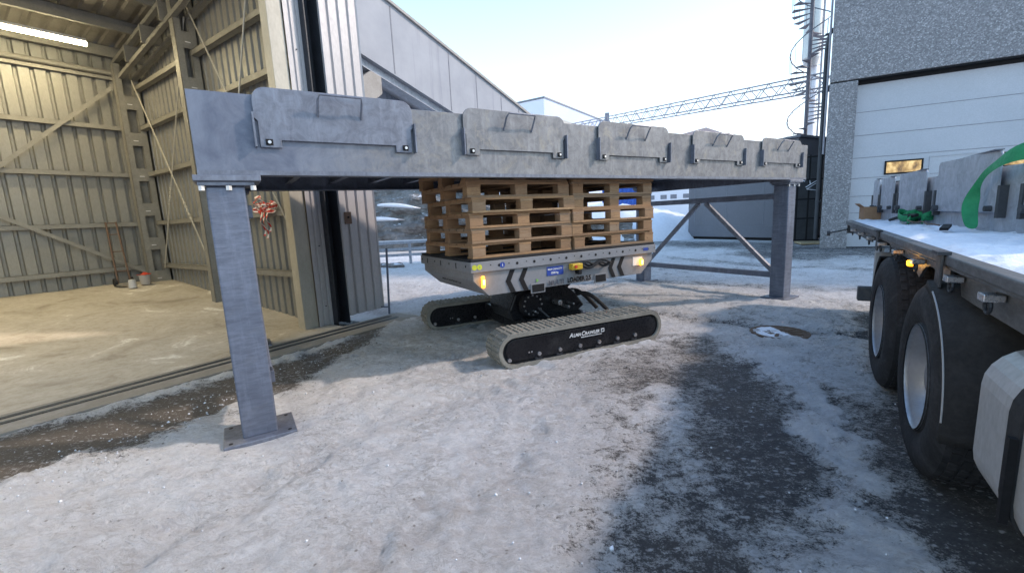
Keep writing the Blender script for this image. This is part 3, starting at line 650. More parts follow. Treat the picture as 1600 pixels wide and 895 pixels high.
# ------------------------------------------------------------------ inclined gallery beyond the hall
def make_gallery():
    a = R(HR)
    t = empty('conveyor_gallery', HO, HR, 'long inclined conveyor gallery of streaked grey panels sloping down to the right behind the hall', 'gallery')
    zt = lambda u: 6.42-.274*u
    x0, x1 = .42, 10.5; y0, y1 = 1.0, 2.7
    g = G(); vs = []
    for x in (x0, x1):
        for y in (y0, y1):
            vs += [(x, y, zt(x)-1.3), (x, y, zt(x))]
    g.add(vs, [(0, 1, 5, 4), (2, 6, 7, 3), (0, 4, 6, 2), (1, 3, 7, 5), (0, 2, 3, 1), (4, 5, 7, 6)]); body = g.build('side_panel', 'gallery', t)
    for x in (2.75, 4.35, 5.3, 6.3, 7.1, 8.2):
        g = G().add([(x, y0-.004, zt(x)-1.28), (x+.025, y0-.004, zt(x)-1.28), (x+.025, y0-.004, zt(x)-.04), (x, y0-.004, zt(x)-.04)], [(0, 1, 2, 3)])
        g.build('panel_joint', 'joint', body, solid=.004)
    g = G(); m = lambda x, y, z: (x, y, z)
    g.add([m(x, y, zt(x)+dz) for x in (x0, x1) for y in (y0-.05, y1+.05) for dz in (.002, .06)], [(0, 1, 5, 4), (2, 6, 7, 3), (0, 4, 6, 2), (1, 3, 7, 5), (0, 2, 3, 1), (4, 5, 7, 6)])
    g.build('coping', 'conc', t)
    g = G()
    for y, dz in ((1.25, -.14), (1.9, -.2), (2.45, -.14)):
        g.add([m(x, y+dy, zt(x)-1.3+d) for x in (x0, x1) for dy in (-.14, .14) for d in (dz, -.003)], [(0, 1, 5, 4), (2, 6, 7, 3), (0, 4, 6, 2), (1, 3, 7, 5), (0, 2, 3, 1), (4, 5, 7, 6)])
    g.build('underside_girder', 'galv_load', t)
    g = G()
    g.prism([(0.3, 3.25), (1.75, 3.25), (2.15, 3.72), (2.50, 3.98), (2.50, 4.30), (2.25, 4.36), (1.95, 4.14), (1.65, 3.86), (1.40, 3.62), (.3, 3.62)], 'y', 1.10, 1.45)
    g.build('bracket', 'conc', t, bevel=.02)
make_gallery()
g = G(); g.tube([(0, 0, 0), (.02, .10, 1.08)], .018, 8); g.tube([(0, 0, .12), (-.22, .06, .12)], .012, 6)
pl = g.build('prop_pole', 'galv_post'); pl.location = (-2.05, 7.14, 0); tag(pl, 'thin grey steel prop standing beside the folded gate leaf', 'pole')

# ------------------------------------------------------------------ loading platform
PL = empty('loading_platform', (-1.92, 3.08, 0), 32, 'long galvanised steel loading frame on four legs with hinged flaps standing over the pallets', 'loading frame')
def flap_part(parent, x0, x1, z0, z1, y, mat, lug=True):
    r = .085; pr = []
    def arc(cx, cz, a0, a1):
        for k in range(6):
            a = R(a0+(a1-a0)*k/5); pr.append((cx+r*math.cos(a), cz+r*math.sin(a)))
    pr += [(x0+.02, z0-.05), (x0+.15, z0-.05), (x0+.15, z0), (x1-.15, z0), (x1-.15, z0-.05), (x1-.02, z0-.05), (x1-.02, z0+.12), (x1, z0+.14)]
    arc(x1-r, z1-r, 0, 90); arc(x0+r, z1-r, 90, 180); pr += [(x0, z0+.14), (x0+.02, z0+.12)]
    f = G().prism(pr, 'y', y-.014, y).build('hinged_flap', mat, parent, bevel=.003)
    xc = x0+(x1-x0)*.50
    g = G(); w_ = .15; zz = z1-.065
    g.tube([(xc-w_, y-.014, zz-.10), (xc-w_, y-.07, zz), (xc-w_+.01, y-.10, zz+.03), (xc+w_-.01, y-.10, zz+.03), (xc+w_, y-.07, zz), (xc+w_, y-.014, zz-.10)], .008, 8)
    g.build('handle', 'galv', f)
    for x in (x0+.075, x1-.075):
        g = G(); g.box(x-.022, x+.022, y-.020, y-.0145, z0-.035, z0+.005); g.build('hinge_hole', 'black', f)
        g = G(); g.cyl((x, y-.034, z0-.016), (x, y-.014, z0-.016), .011, 10); g.build('hinge_pin', 'bolt', f)
    if lug:
        for x in (x0-.012, x1+.0): G().box(x, x+.012, y-.045, y+.012, z0-.05, z0+.17).build('hinge_lug', 'galv', f)
    return f
def make_platform():
    t = PL; z0, z1 = 1.855, 2.375; L0, L1 = -.14, 7.73; W_ = 2.98
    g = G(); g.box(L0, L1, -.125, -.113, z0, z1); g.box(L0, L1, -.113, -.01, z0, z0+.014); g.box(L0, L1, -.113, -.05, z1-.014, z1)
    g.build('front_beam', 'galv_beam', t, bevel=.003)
    g = G(); g.box(L0, L1, -.1285, -.1255, z0, z0+.03); g.build('lower_lip', 'galv', t)
    g = G(); g.box(L0, L1, W_, W_+.012, 1.965, z1); g.box(L0, L1, W_-.12, W_, 1.965, 1.98); g.build('rear_beam', 'galv', t)
    for x in (L0, L1-.012):
        g = G(); g.box(x, x+.012, -.113, W_, z0+.016, z1-.016); g.build('end_beam', 'galv', t)
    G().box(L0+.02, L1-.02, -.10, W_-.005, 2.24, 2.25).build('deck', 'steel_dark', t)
    for k in range(15):
        x = .18+k*.525
        g = G(); g.box(x, x+.008, -.10, W_-.01, 2.06, 2.235); g.box(x-.03, x+.04, -.10, W_-.01, 2.052, 2.060); g.build('cross_joist', 'galv_post', t)
    for k, x in enumerate((.45, .92, 1.75)):
        g = G(); g.bar((x, -.10, 1.90), (x+.28, .35, 2.05), .05, .008); g.build('gusset', 'galv', t)
    for k in range(5):
        x0 = .215+k*1.545; flap_part(t, x0, x0+1.10, 2.085, 2.425, -.135, 'galv' if k == 0 else 'galv_stained')  # first flap darker and bluer: shade on the near end put into its material
        # cut lugs at both sides of a flap
    for (x, y) in ((0, 0), (7.36, 0), (7.36, 2.80), (.03, 2.82)):
        zc = z0 if y < 1 else 1.962; w_ = .112
        lg = G().box(x-w_, x+w_, y-w_, y+w_, .024, zc-.072).build('leg', 'galv_post', t, bevel=.012)
        G().box(x-.23, x+.23, y-.19, y+.19, -.01, .030).build('base_plate', 'galv', lg, bevel=.006)
        g = G()
        for sx in (-1, 1):
            for sy in (-1, 1): g.cyl((x+sx*.185, y+sy*.145, .0302), (x+sx*.185, y+sy*.145, .0315), .014, 10)
        g.build('bolt_hole', 'black', lg)
        G().box(x-.17, x+.21, y-.16, y+.15, zc-.042, zc-.003).build('cap_plate', 'galv', lg, bevel=.005)
        G().box(x-.15, x+.17, y-.14, y+.13, zc-.070, zc-.044).build('head_plate', 'galv', lg, bevel=.004)
        g = G()
        for sx in (-.13, .02, .16):
            G().cyl((x+sx, y-.12, zc-.10), (x+sx, y-.12, zc-.069), .019, 6).build('cap_bolt', 'bolt', lg)
    for x, zt_ in ((7.36, 1.62), (.1, 1.62)):
        for zz in (zt_, .37):
            G().box(x-.045, x+.045, .115, 2.70 if x > 1 else 2.69, zz-.045, zz+.045).build('cross_bar', 'galv_post', t, bevel=.004)
        for y_a, y_b in ((.13, 1.36), (2.68, 1.50)):
            G().bar((x, y_a, .43), (x, y_b, 1.57), .065, .065).build('diagonal_brace', 'galv', t, bevel=.004)
make_platform()

# ------------------------------------------------------------------ tracked loader
LD = empty('tracked_loader', (.95, 5.45, 0), 0, 'grey and black tracked platform loader carrying pallets on the snow', 'loader')
def make_loader():
    t = LD
    base = Vector((.95, 5.45, 0))
    # frame of the platform
    fp = Matrix.Translation(Vector((-.379, 4.133, 0))-base) @ Matrix.Rotation(R(30), 4, 'Z')
    ft = Matrix.Translation(Vector((-.02, 4.15, 0))-base) @ Matrix.Rotation(R(25), 4, 'Z')
    def P(g, m, *a, **k):
        g.v = [tuple(m @ Vector(v)) for v in g.v]; return g.build(*a, **k)
    W_ = 1.44; L = 2.49
    P(G().box(.01, L-.01, .01, W_-.01, 1.085, 1.110), fp, 'load_deck', 'rubber', t, bevel=.004)
    g = G(); g.box(0, L, 0, .012, .985, 1.084); g.box(0, L, W_-.012, W_, .985, 1.084); g.box(0, .012, .012, W_-.012, .985, 1.084); g.box(L-.012, L, .012, W_-.012, .985, 1.084); g.box(.012, L-.012, .012, W_-.012, 1.06, 1.083)
    lip = P(g, fp, 'edge_rail', 'machine_grey', t, bevel=.003)
    g = G(); x = .10; k = 0
    while x < L:
        g.cyl((x, -.0025, 1.036), (x, .001, 1.036), .0145, 12)
        if x+.11 < L: g.cyl((x+.11, -.0025, 1.045), (x+.11, .001, 1.045), .006, 8)
        x += .205
    y = .12
    while y < W_:
        g.cyl((-.0025, y, 1.04), (.001, y, 1.04), .011, 10); y += .24
        if y < W_: g.box(-.0025, .001, y-.008, y+.008, 1.005, 1.06); y += .18
    P(g, fp, 'rail_holes', 'black', lip)
    # tapered body tray
    t0 = [(.03, .03), (L-.03, .03), (L-.03, W_-.03), (.03, W_-.03)]; b0 = [(.19, .035), (2.28, .035), (2.28, W_-.10), (.19, W_-.10)]
    g = G(); g.add([(x, y, .985) for x, y in t0]+[(x, y, .90) for x, y in t0]+[(x, y, .742) for x, y in b0],
                   [(0, 1, 2, 3), (0, 4, 5, 1), (1, 5, 6, 2), (2, 6, 7, 3), (3, 7, 4, 0), (4, 8, 9, 5), (5, 9, 10, 6), (6, 10, 11, 7), (7, 11, 8, 4), (8, 11, 10, 9)])
    body = P(g, fp, 'platform_body', 'machine_grey', t, bevel=.004)
    for x0, x1, z0, z1 in ((.69, .84, .712, .79), (1.545, 1.695, .722, .80)):
        g = G(); g.box(x0-.012, x1+.012, .020, .034, z0-.012, z1+.012); P(g, fp, 'fork_pocket', 'machine_grey', body)
        P(G().box(x0, x1, .016, .0195, z0, z1), fp, 'pocket_opening', 'black', body)
    for xc in (.44, .595, 1.80, 1.94):
        w_ = .055; z2, z1_, z0_ = .972, .862, .746
        pr = [(xc, z2), (xc+w_, z2), (xc-.055+w_, z1_), (xc+w_, z0_), (xc, z0_), (xc-.055, z1_)]
        P(G().prism(pr, 'y', .0245, .0285), fp, 'chevron_mark', 'black', body)
    P(G().box(.885, 1.10, .0245, .0285, .862, .957), fp, 'capacity_sign', 'sticker_blue', body)
    P(G().box(2.13, 2.29, .0245, .0285, .85, .955), fp, 'warning_sticker', 'sticker_white', body)
    for x in (.035, .09): P(G().cyl((x, -.0035, 1.035), (x, -.0005, 1.035), .026, 16), fp, 'round_sticker', 'sticker_yellow', lip)
    P(G().cyl((.34, -.0035, 1.035), (.34, -.0005, 1.035), .028, 16), fp, 'round_sticker', 'sticker_blue', lip)
    P(G().box(2.28, 2.36, -.0035, -.0005, 1.02, 1.055), fp, 'rail_sticker', 'sticker_blue', lip)
    P(G().cyl((.76, .0245, .83), (.76, .0285, .83), .022, 3), fp, 'green_mark', 'sticker_green', body)
    rz = 30
    def tx(n, s, size, mat, loc, m, rzz, **k):
        p = m @ Vector(loc); text(n, s, size, mat, t, p, (90, 0, rzz), **k)
    tx('lettering', 'MULTI', .072, 'grey_letter', (.90, .0225, .759), fp, rz, xs=1.0, bold=.001)
    tx('lettering', 'LOADER 2.5', .072, 'black', (1.15, .0225, .762), fp, rz, xs=.86, bold=.003)
    tx('lettering', 'MAX CAPACITY', .026, 'white_paint', (.895, .0230, .920), fp, rz, bold=.0005)
    tx('lettering', '2500 kg', .030, 'white_paint', (.935, .0230, .880), fp, rz, bold=.0008)
    tx('lettering', 'i', .045, 'white_paint', (.335, -.0045, 1.02), fp, rz, bold=.001)
    tx('lettering', '4', .034, 'sticker_green', (.08, -.0045, 1.023), fp, rz, bold=.001)
    # side (left face) lettering
    tx('lettering', 'MULTI LOADER 2.5', .060, 'black', (.085, .98, .83), fp, rz-90, xs=1.05, bold=.0008)
    # yellow control valve with hoses
    g = G(); g.box(1.17, 1.31, -.05, .024, .90, .965); cb = P(g, fp, 'control_box', 'yellow', body, bevel=.008)
    P(G().box(1.255, 1.30, -.045, .020, .845, .895), fp, 'plug', 'black', cb, bevel=.005)
    P(G().cyl((1.21, -.065, .935), (1.21, -.05, .935), .018, 12), fp, 'button', 'red', cb)
    for k in range(3):
        pts = [(1.31+.42*s, -.02-.018*math.sin(s*9+k*2), .955-.018*k+.018*math.sin(s*11+k)) for s in [i/14 for i in range(15)]]
        P(G().tube(pts, .013, 7), fp, 'cable', 'rubber', body, smooth=True)
    for x in (.125, 2.255):
        lm = P(G().box(x-.024, x+.024, .0, .024, .845, .93) if x > 1 else G().box(x-.019, x+.019, .0, .026, .825, .945), fp, 'marker_light', 'amber', body, bevel=.012)
        P(G().cyl((x, -.006, .86), (x, -.006, .91), .011, 10), fp, 'bulb', 'amber_core', lm, smooth=True)
        ld = bpy.data.lights.new('marker_glow', 'POINT'); ld.energy = .22; ld.color = (1, .5, .08); ld.shadow_soft_size = .03
        lo = bpy.data.objects.new('marker_glow', ld); COL.objects.link(lo); lo.parent = t; lo.location = fp @ Vector((x, -.07, .885))
    # crawler tracks
    def track(y0, y1, x0, x1, H, near):
        r = H/2; n = 14
        def loop(off, sx=0):
            pts = []; rr = r-off
            for k in range(n+1): a = math.pi/2+math.pi*k/n; pts.append((x0+r+rr*math.cos(a), r+rr*math.sin(a)))
            for k in range(n+1): a = -math.pi/2+math.pi*k/n; pts.append((x1-r+rr*math.cos(a), r+rr*math.sin(a)))
            return pts
        o_, i_ = loop(.012), loop(.052); m = len(o_)
        g = G(); vs = [(x, y0, z) for x, z in o_]+[(x, y1, z) for x, z in o_]+[(x, y0, z) for x, z in i_]+[(x, y1, z) for x, z in i_]; fs = []
        for k in range(m):
            k2 = (k+1) % m; fs += [(k, k2, m+k2, m+k), (2*m+k, 3*m+k, 3*m+k2, 2*m+k2), (k, 2*m+k, 2*m+k2, k2), (m+k, m+k2, 3*m+k2, 3*m+k)]
        g.add(vs, fs); 
        # tread lugs
        per = 2*(x1-x0-2*r)+2*math.pi*r; nl = int(per/.062); Ls = x1-x0-2*r
        lug = G()
        for q in range(nl):
            s = q*per/nl
            if s < Ls: c = (x0+r+s, 2*r-.012); nv = (0, 1)
            elif s < Ls+math.pi*r: a = math.pi/2-(s-Ls)/r; c = (x1-r+(r-.012)*math.cos(a), r+(r-.012)*math.sin(a)); nv = (math.cos(a), math.sin(a))
            elif s < 2*Ls+math.pi*r: c = (x1-r-(s-Ls-math.pi*r), .012); nv = (0, -1)
            else: a = -math.pi/2-(s-2*Ls-math.pi*r)/r; c = (x0+r+(r-.012)*math.cos(a), r+(r-.012)*math.sin(a)); nv = (math.cos(a), math.sin(a))
            tv = (nv[1], -nv[0]); hw = .019; hh = .012
            for (ya, yb) in ((y0+.018, y0+(y1-y0)*.46), (y0+(y1-y0)*.54, y1-.018)):
                vs = []
                for yy in (ya, yb):
                    for st, sn in ((-hw, -.004), (hw, -.004), (hw*.7, hh), (-hw*.7, hh)):
                        sh = (.5 if q % 2 else -.5)*.012
                        vs.append((c[0]+tv[0]*(st+sh)+nv[0]*sn, yy, c[1]+tv[1]*(st+sh)+nv[1]*sn))
                lug.add(vs, [(0, 1, 2, 3), (4, 7, 6, 5), (0, 4, 5, 1), (1, 5, 6, 2), (2, 6, 7, 3), (3, 7, 4, 0)])
        # shift up so the lugs touch the ground
        for gg in (g, lug): gg.v = [(a_, b_, c_+.004) for a_, b_, c_ in gg.v]
        belt = P(g, ft, 'track_belt', 'belt', t); P(lug, ft, 'tread_lugs', 'belt', belt)
        # frame plate
        fr_ = loop(.055); g = G(); g.prism([(x, z+.004) for x, z in fr_][::1], 'y', y0+.022, y1-.022); fm = P(g, ft, 'track_frame', 'black', t)
        fp_ = [(x0+r*.95, .085), (x1-r*.95, .085), (x1-.11, .12), (x1-.085, r), (x1-.11, H-.10), (x1-r*.95, H-.068), (x0+r*.95, H-.068), (x0+.11, H-.10), (x0+.085, r), (x0+.11, .12)]
        g = G(); g.prism(fp_, 'y', y0+.010, y0+.0215); P(g, ft, 'cover_plate', 'black_gloss', fm, bevel=.008)
        nr = 6; xs_ = [x0+.45+i*(x1-x0-.85)/(nr-1) for i in range(nr)]
        for xr in xs_:
            P(G().cyl((xr, y0-.012, .125), (xr, y0+.010, .125), .021, 14), ft, 'roller_bolt', 'bolt', fm, bevel=.002)
            P(G().lathe([(.012, .02), (.012, .045), (.05, .05), (.05, .02)], (xr, y0, .098), 'y', 16), ft, 'roller', 'dark_paint', fm)
        P(G().cyl((x0+.12, y0-.004, .11), (x0+.12, y0+.02, .11), .02, 14), ft, 'axle_bolt', 'bolt', fm)
        for xx in (x0+.33, x0+.36): P(G().box(xx, xx+.014, y0-.002, y0+.003, .15, .165), ft, 'small_rivet', 'bolt', fm)
        teeth = G(); 
        for k in range(int((x1-x0-2*r)/.09)):
            xx = x0+r+k*.09; teeth.box(xx, xx+.05, y0+.012, y1-.012, .040, .062)
        P(teeth, ft, 'guide_teeth', 'dark_paint', belt)
        return fm
    track(0, .34, -.16, 1.92, .375, True)
    track(1.95, 2.28, -.36, 1.72, .375, False)
    tx('lettering', 'A', .062, 'white_paint', (.655, .002, .228), ft, 25, shear=.25, bold=.0015)
    tx('lettering', 'LMA', .048, 'white_paint', (.702, .002, .228), ft, 25, shear=.25, bold=.0015)
    tx('lettering', 'C', .062, 'white_paint', (.800, .002, .228), ft, 25, shear=.25, bold=.0015)
    tx('lettering', 'RAWLER', .048, 'white_paint', (.845, .002, .228), ft, 25, shear=.25, bold=.0015)
    P(G().box(1.055, 1.098, .0005, .0035, .228, .268), ft, 'logo_square', 'white_paint', t)
    P(G().box(1.066, 1.088, -.0025, .0003, .240, .256), ft, 'logo_centre', 'black', t)
    g = G(); rr = random.Random(5); x = .80
    while x < 1.06: w_ = rr.uniform(.010, .022); g.box(x, x+w_, .001, .0035, .205, .215); x += w_+.006
    P(g, ft, 'small_lettering', 'white_paint', t)
    # chassis between the tracks, slew ring, arms and hoses
    ch = P(G().box(.48, 1.30, .36, 1.93, .12, .32), ft, 'chassis', 'black_gloss', t, bevel=.02)
    P(G().box(.50, 1.12, .80, 1.60, .34, .62), ft, 'engine_housing', 'black_gloss', ch, bevel=.03)
    P(G().prism([(.34, .42), (.42, .60), (.62, .70), (1.05, .70), (1.26, .52), (1.38, .36), (1.25, .28), (.40, .28)], 'y', .78, 1.40), ft, 'lift_housing', 'black_gloss', ch, bevel=.02)
    ring = P(G().lathe([(-.03, .001), (-.03, .14), (.02, .16), (.02, .001)], (.60, .72, .47), 'y', 32), ft, 'slew_ring', 'black_gloss', ch)
    for k in range(12):
        a = 2*math.pi*k/12; P(G().cyl((.60+.115*math.cos(a), .68, .47+.115*math.sin(a)), (.60+.115*math.cos(a), .692, .47+.115*math.sin(a)), .011, 8), ft, 'ring_bolt', 'bolt', ring)
    for y in (.95, 1.35):
        P(G().bar((.95, y, .42), (1.42, y, .80), .07, .10), ft, 'lift_arm', 'black_gloss', t, bevel=.01)
        P(G().bar((1.28, y+.09, .40), (1.02, y+.09, .78), .06, .09), ft, 'lift_arm', 'black_gloss', t, bevel=.01)
        P(G().cyl((1.18, y-.05, .58), (1.18, y+.14, .58), .035, 14), ft, 'pivot_pin', 'chassis', t)
    P(G().box(.70, 1.60, .85, 1.50, .70, .745), ft, 'mounting_plate', 'black_gloss', t)
    for k, (a, b_) in enumerate((((1.22, .9, .44), (1.72, .75, .25)), ((1.15, 1.0, .48), (1.62, .85, .28)))):
        pts = []
        for i in range(13):
            s = i/12; pts.append((a[0]+(b_[0]-a[0])*s, a[1]+(b_[1]-a[1])*s, a[2]+(b_[2]-a[2])*s+.16*math.sin(math.pi*s)*(1-.3*s)))
        P(G().tube(pts, .026, 9), ft, 'hydraulic_hose', 'rubber', t, smooth=True)
    for (x, y, z, r_) in ((.92, .60, .47, .03), (1.05, .62, .40, .018), (1.12, .62, .43, .014), (.60, .62, .40, .012)):
        P(G().cyl((x, y, z), (x, y+.15, z), r_, 12), ft, 'fitting', 'bolt', ch, bevel=.003)
    P(G().bar((.62, .60, .45), (.78, .60, .30), .018, .018), ft, 'linkage', 'chassis', ch)
    P(G().box(1.18, 1.30, .88, .895, .50, .55), ft, 'data_plate', 'sticker_white', ch)
make_loader()

# ------------------------------------------------------------------ pallets
def make_pallet():
    t = empty('wooden_pallet', (0, 0, 0)); LX, LY = 1.2, 1.25
    g = G(); n = 7; w_ = LY/n
    for i in range(n): g.box(0, LX, i*w_+.012, (i+1)*w_-.012, .122, .144)
    g.build('top_boards', 'wood', t, bevel=.002)
    g = G()
    for x in (0, .5275, 1.055): g.box(x, x+.145, 0, LY, .100, .1215)
    g.build('cross_boards', 'wood', t, bevel=.002)
    g = G()
    for y in (0, LY/2-.06, LY-.12): g.box(0, LX, y, y+.12, 0, .0215)
    g.build('bottom_boards', 'wood', t, bevel=.002)
    for x in (0, .5275, 1.055):
        for y in (0.002, LY/2-.05, LY-.102): G().box(x+.002, x+.143, y, y+.10, .022, .0995).build('block', 'wood', t, bevel=.003)
    return t
def pallets():
    first = make_pallet(); used = False; rr = random.Random(11)
    a = R(30); O_ = Vector((-.379, 4.133, 0))
    nm = ['bottom pallet', 'second pallet from the bottom', 'third pallet from the bottom', 'fourth pallet from the bottom', 'fifth pallet from the bottom', 'topmost pallet']
    for sx, sn in ((.045, 'left'), (1.262, 'right')):
        for k in range(6):
            p = copy_tree(first) if used else first; used = True
            jx, jy = rr.uniform(-.022, .022), rr.uniform(-.020, .022)
            if k == 5 and sn == 'left': jx -= .0
            x, y = sx+jx, .03+jy
            p.location = (O_.x+x*math.cos(a)-y*math.sin(a), O_.y+x*math.sin(a)+y*math.cos(a), 1.112+k*.1445)
            p.rotation_euler = (0, 0, a+R(rr.uniform(-1.3, 1.3)))
            p['label'] = f'wooden pallet, {nm[k]} in the {sn} stack on the loader'; p['category'] = 'pallet'; p['group'] = 'pallets stacked on the loader'
pallets()

# ------------------------------------------------------------------ flatbed truck
TK = empty('flatbed_truck', (2.18, 2.18, 0), 57, 'dirty flatbed truck with twin rear axles parked at the right edge', 'truck')
def make_wheel(parent, x, yo, s, dual=True):
    """yo: outer face y, s=+1 outward is +y"""
    r = .525; w_ = .30
    def prof(y_out, front):
        return [(y_out-.075*s if front else y_out, .285), (y_out-.02*s, .30), (y_out, .36), (y_out, .43), (y_out-.02*s, .49), (y_out-.045*s, .518), (y_out-.09*s, r), (y_out-(w_-.09)*s, r), (y_out-(w_-.045)*s, .518), (y_out-w_*s, .45), (y_out-w_*s, .30), (y_out-(w_-.02)*s, .285)]
    wh = G().lathe(prof(yo, False), (x, 0, r), 'y', 56).build('wheel', 'tyre', parent, smooth=True)
    md = wh.modifiers.new('es', 'EDGE_SPLIT'); md.split_angle = R(35)
    g = G()
    for ring_y in (.085, .13, .17, .215):
        for k in range(44):
            a = 2*math.pi*(k+.5*(ring_y in (.13, .215)))/44; c, sn = math.cos(a), math.sin(a); tw = .024; y0 = yo-ring_y*s
            vs = []
            for dy in (-.016, .016):
                for dt, dr in ((-tw, -.01), (tw, -.01), (tw, .007), (-tw, .007)):
                    rr_ = r-.001+dr; vs.append((x+rr_*c-dt*sn, y0+dy, r+rr_*sn+dt*c))
            g.add(vs, [(0, 1, 2, 3), (4, 7, 6, 5), (0, 4, 5, 1), (1, 5, 6, 2), (2, 6, 7, 3), (3, 7, 4, 0)])
    g.build('tread_blocks', 'tyre', wh)
    rim = G().lathe([(yo-.005*s, .292), (yo-.03*s, .285), (yo-.035*s, .262), (yo-.15*s, .245), (yo-.175*s, .23), (yo-.175*s, .16), (yo-.15*s, .13), (yo-.10*s, .115), (yo-.06*s, .085), (yo-.055*s, .001)], (x, 0, r), 'y', 48).build('rim', 'rim', wh, smooth=True)
    g = G()
    for k in range(10):
        a = 2*math.pi*k/10; c, sn = math.cos(a), math.sin(a)
        g.cyl((x+.195*c, yo-.176*s, r+.195*sn), (x+.195*c, yo-.150*s, r+.195*sn), .020, 12)
    g.build('rim_holes', 'black', rim)
    g = G()
    for k in range(10):
        a = 2*math.pi*(k+.5)/10; c, sn = math.cos(a), math.sin(a); g.cyl((x+.145*c, yo-.16*s, r+.145*sn), (x+.145*c, yo-.125*s, r+.145*sn), .015, 6)
    g.build('wheel_nuts', 'chassis', rim)
    if dual: 
        yi = yo-(w_+.04)*s
        w2 = G().lathe(prof(yi, False), (x, 0, r), 'y', 40).build('wheel', 'tyre', parent, smooth=True)
        G().lathe([(yi-.05*s, .285), (yi-.10*s, .2), (yi-.10*s, .001)], (x, 0, r), 'y', 24).build('rim', 'chassis', w2)
def make_truck():
    t = TK; X0, X1 = -3.4, 5.25; WD = 2.5
    G().box(X0, X1, -WD+.05, -.05, 1.12, 1.195).build('deck', 'chassis', t)
    for y0, y1 in ((-.05, .02), (-WD-.02, -WD+.05)):
        g = G(); g.box(X0, X1, y0, y1, 1.165, 1.215); g.box(X0, X1, y0+.005, y1-.012, 1.145, 1.164); g.build('edge_rail', 'side_rail', t, bevel=.008)
    # side rail plate lower, with scallop cut near the wheels
    pr = [(X0, 1.14), (X0, 1.005), (-.35, 1.025), (-.16, 1.03), (-.10, 1.14)]
    G().prism(pr, 'y', -.045, -.030).build('side_plate', 'side_rail', t)
    pr = [(.05, 1.14), (.05, 1.06)]
    for k in range(9): a = R(180-20*k); pr.append((.42+.24*math.cos(a), 1.00+.10*math.sin(a)))
    pr += [(.70, 1.0), (.95, 1.075), (1.75, 1.10), (1.9, 1.14)]
    G().prism(pr, 'y', -.045, -.030).build('side_plate', 'side_rail', t)
    G().prism([(2.9, 1.14), (2.9, 1.06), (X1, 1.06), (X1, 1.14)], 'y', -.045, -.030).build('side_plate', 'side_rail', t)
    G().box(X1-.02, X1+.03, -WD, .0, 1.02, 1.19).build('tail_beam', 'chassis', t, bevel=.006)
    for y in (-.85, -1.65): G().box(X0, X1-.2, y-.05, y+.05, .80, 1.08).build('chassis_beam', 'chassis', t)
    for x in (-3, -2, -1.2, -.4, .4, 1.2, 2., 2.8, 3.6, 4.4, 5.0): G().box(x-.03, x+.03, -WD+.1, -.06, 1.03, 1.115).build('cross_member', 'chassis', t)
    # hooks, clamps and studs below the rail
    for i, x in enumerate((-1.15, -.66, -.17, .58, 1.24, 1.95, 2.7, 3.5, 4.3)):
        h = G().box(x-.035, x+.035, -.026, .036, 1.098, 1.128).build('lashing_bracket', 'bolt', t, bevel=.004)
        pts = [(x+.03*math.cos(a_), .012, 1.08+.028*math.sin(a_)) for a_ in [R(k*30) for k in range(13)]]
        G().tube(pts, .007, 7).build('lashing_ring', 'dark_paint', h)
    for x in (-.02, 2.05):
        s_ = G().box(x-.045, x+.045, .021, .034, 1.05, 1.225).build('stake_pocket', 'chassis', t, bevel=.004)
        G().box(x-.06, x+.06, .0, .05, 1.216, 1.232).build('pocket_cap', 'dark_paint', s_)
    g = G(); g.box(.02, .07, -.03, .015, .94, 1.05); g.box(-.02, .16, -.03, .03, .93, .945); g.build('bracket', 'side_rail', t)
    # marker lamp
    ml = G().box(.80, .86, -.02, .012, 1.055, 1.092).build('marker_light', 'amber', t, bevel=.008)
    ld = bpy.data.lights.new('marker_glow', 'POINT'); ld.energy = .3; ld.color = (1, .5, .08); ld.shadow_soft_size = .02
    lo = bpy.data.objects.new('marker_glow', ld); COL.objects.link(lo); lo.parent = t; lo.location = (.83, .06, 1.07)
    # wheels
    for x in (.13, 1.50):
        make_wheel(t, x, .055, 1); make_wheel(t, x, -WD, -1)
        G().cyl((x, -WD+.3, .525), (x, -.25, .525), .07, 14).build('axle', 'chassis', t)
    # mudguards
    def guard(xc, a0, a1, y0, y1, r0=.60, m='rubber'):
        g = G(); pts = []
        n = 18; P_ = []
        for k in range(n+1):
            a = R(a0+(a1-a0)*k/n); P_.append([(xc+rr_*math.cos(a), y, .50+rr_*math.sin(a)) for rr_, y in ((r0, y0), (r0+.0, (y0+y1)/2), (r0, y1), (r0-.035, y1+.004))])
        g.grid(P_); return g.build('mudguard', m, t, solid=.012, smooth=True)
    guard(0.13, 98, 190, -.62, .05, .575); guard(1.50, -5, 60, -.62, .03)
    mg = G(); pts = []
    for k in range(14):
        a = R(112+(180-112)*k/13); pts.append((.13+.577*math.cos(a), .056, .50+.577*math.sin(a)))
    mg.tube(pts, .004, 6).build('mudguard_trim', 'tank', t)
    # rear lamp box, mud flap
    G().box(2.15, 2.165, -.60, -.06, .12, .98).build('mud_flap', 'rubber', t)
    G().box(2.17, 2.20, -.30, .02, .22, 1.02).build('flap_bracket', 'tank', t, bevel=.006)
    lb = G().box(2.9, 3.0, -.30, .05, .43, .58).build('lamp_box', 'chassis', t, bevel=.01)
    G().box(2.60, 2.88, -.10, -.06, .35, 1.02).build('lamp_arm', 'tank', t)
    G().box(3.002, 3.01, -.28, .03, .45, .56).build('rear_lamp', 'red', lb)
    g = G(); g.tube([(5.2, .0, 1.08), (5.3, .10, 1.05), (5.3, .2, 1.03)], .012, 7); g.lathe([(-.012, .02), (-.02, .04), (.02, .04), (.012, .02)], (5.3, .22, 1.02), 'y', 16); g.build('rope_hook', 'dark_paint', t)
    # fuel tank
    xa, xb = -2.4, -.62; pr = []; y0, y1, z0, z1, rr_ = -.62, .0, .33, .93, .16
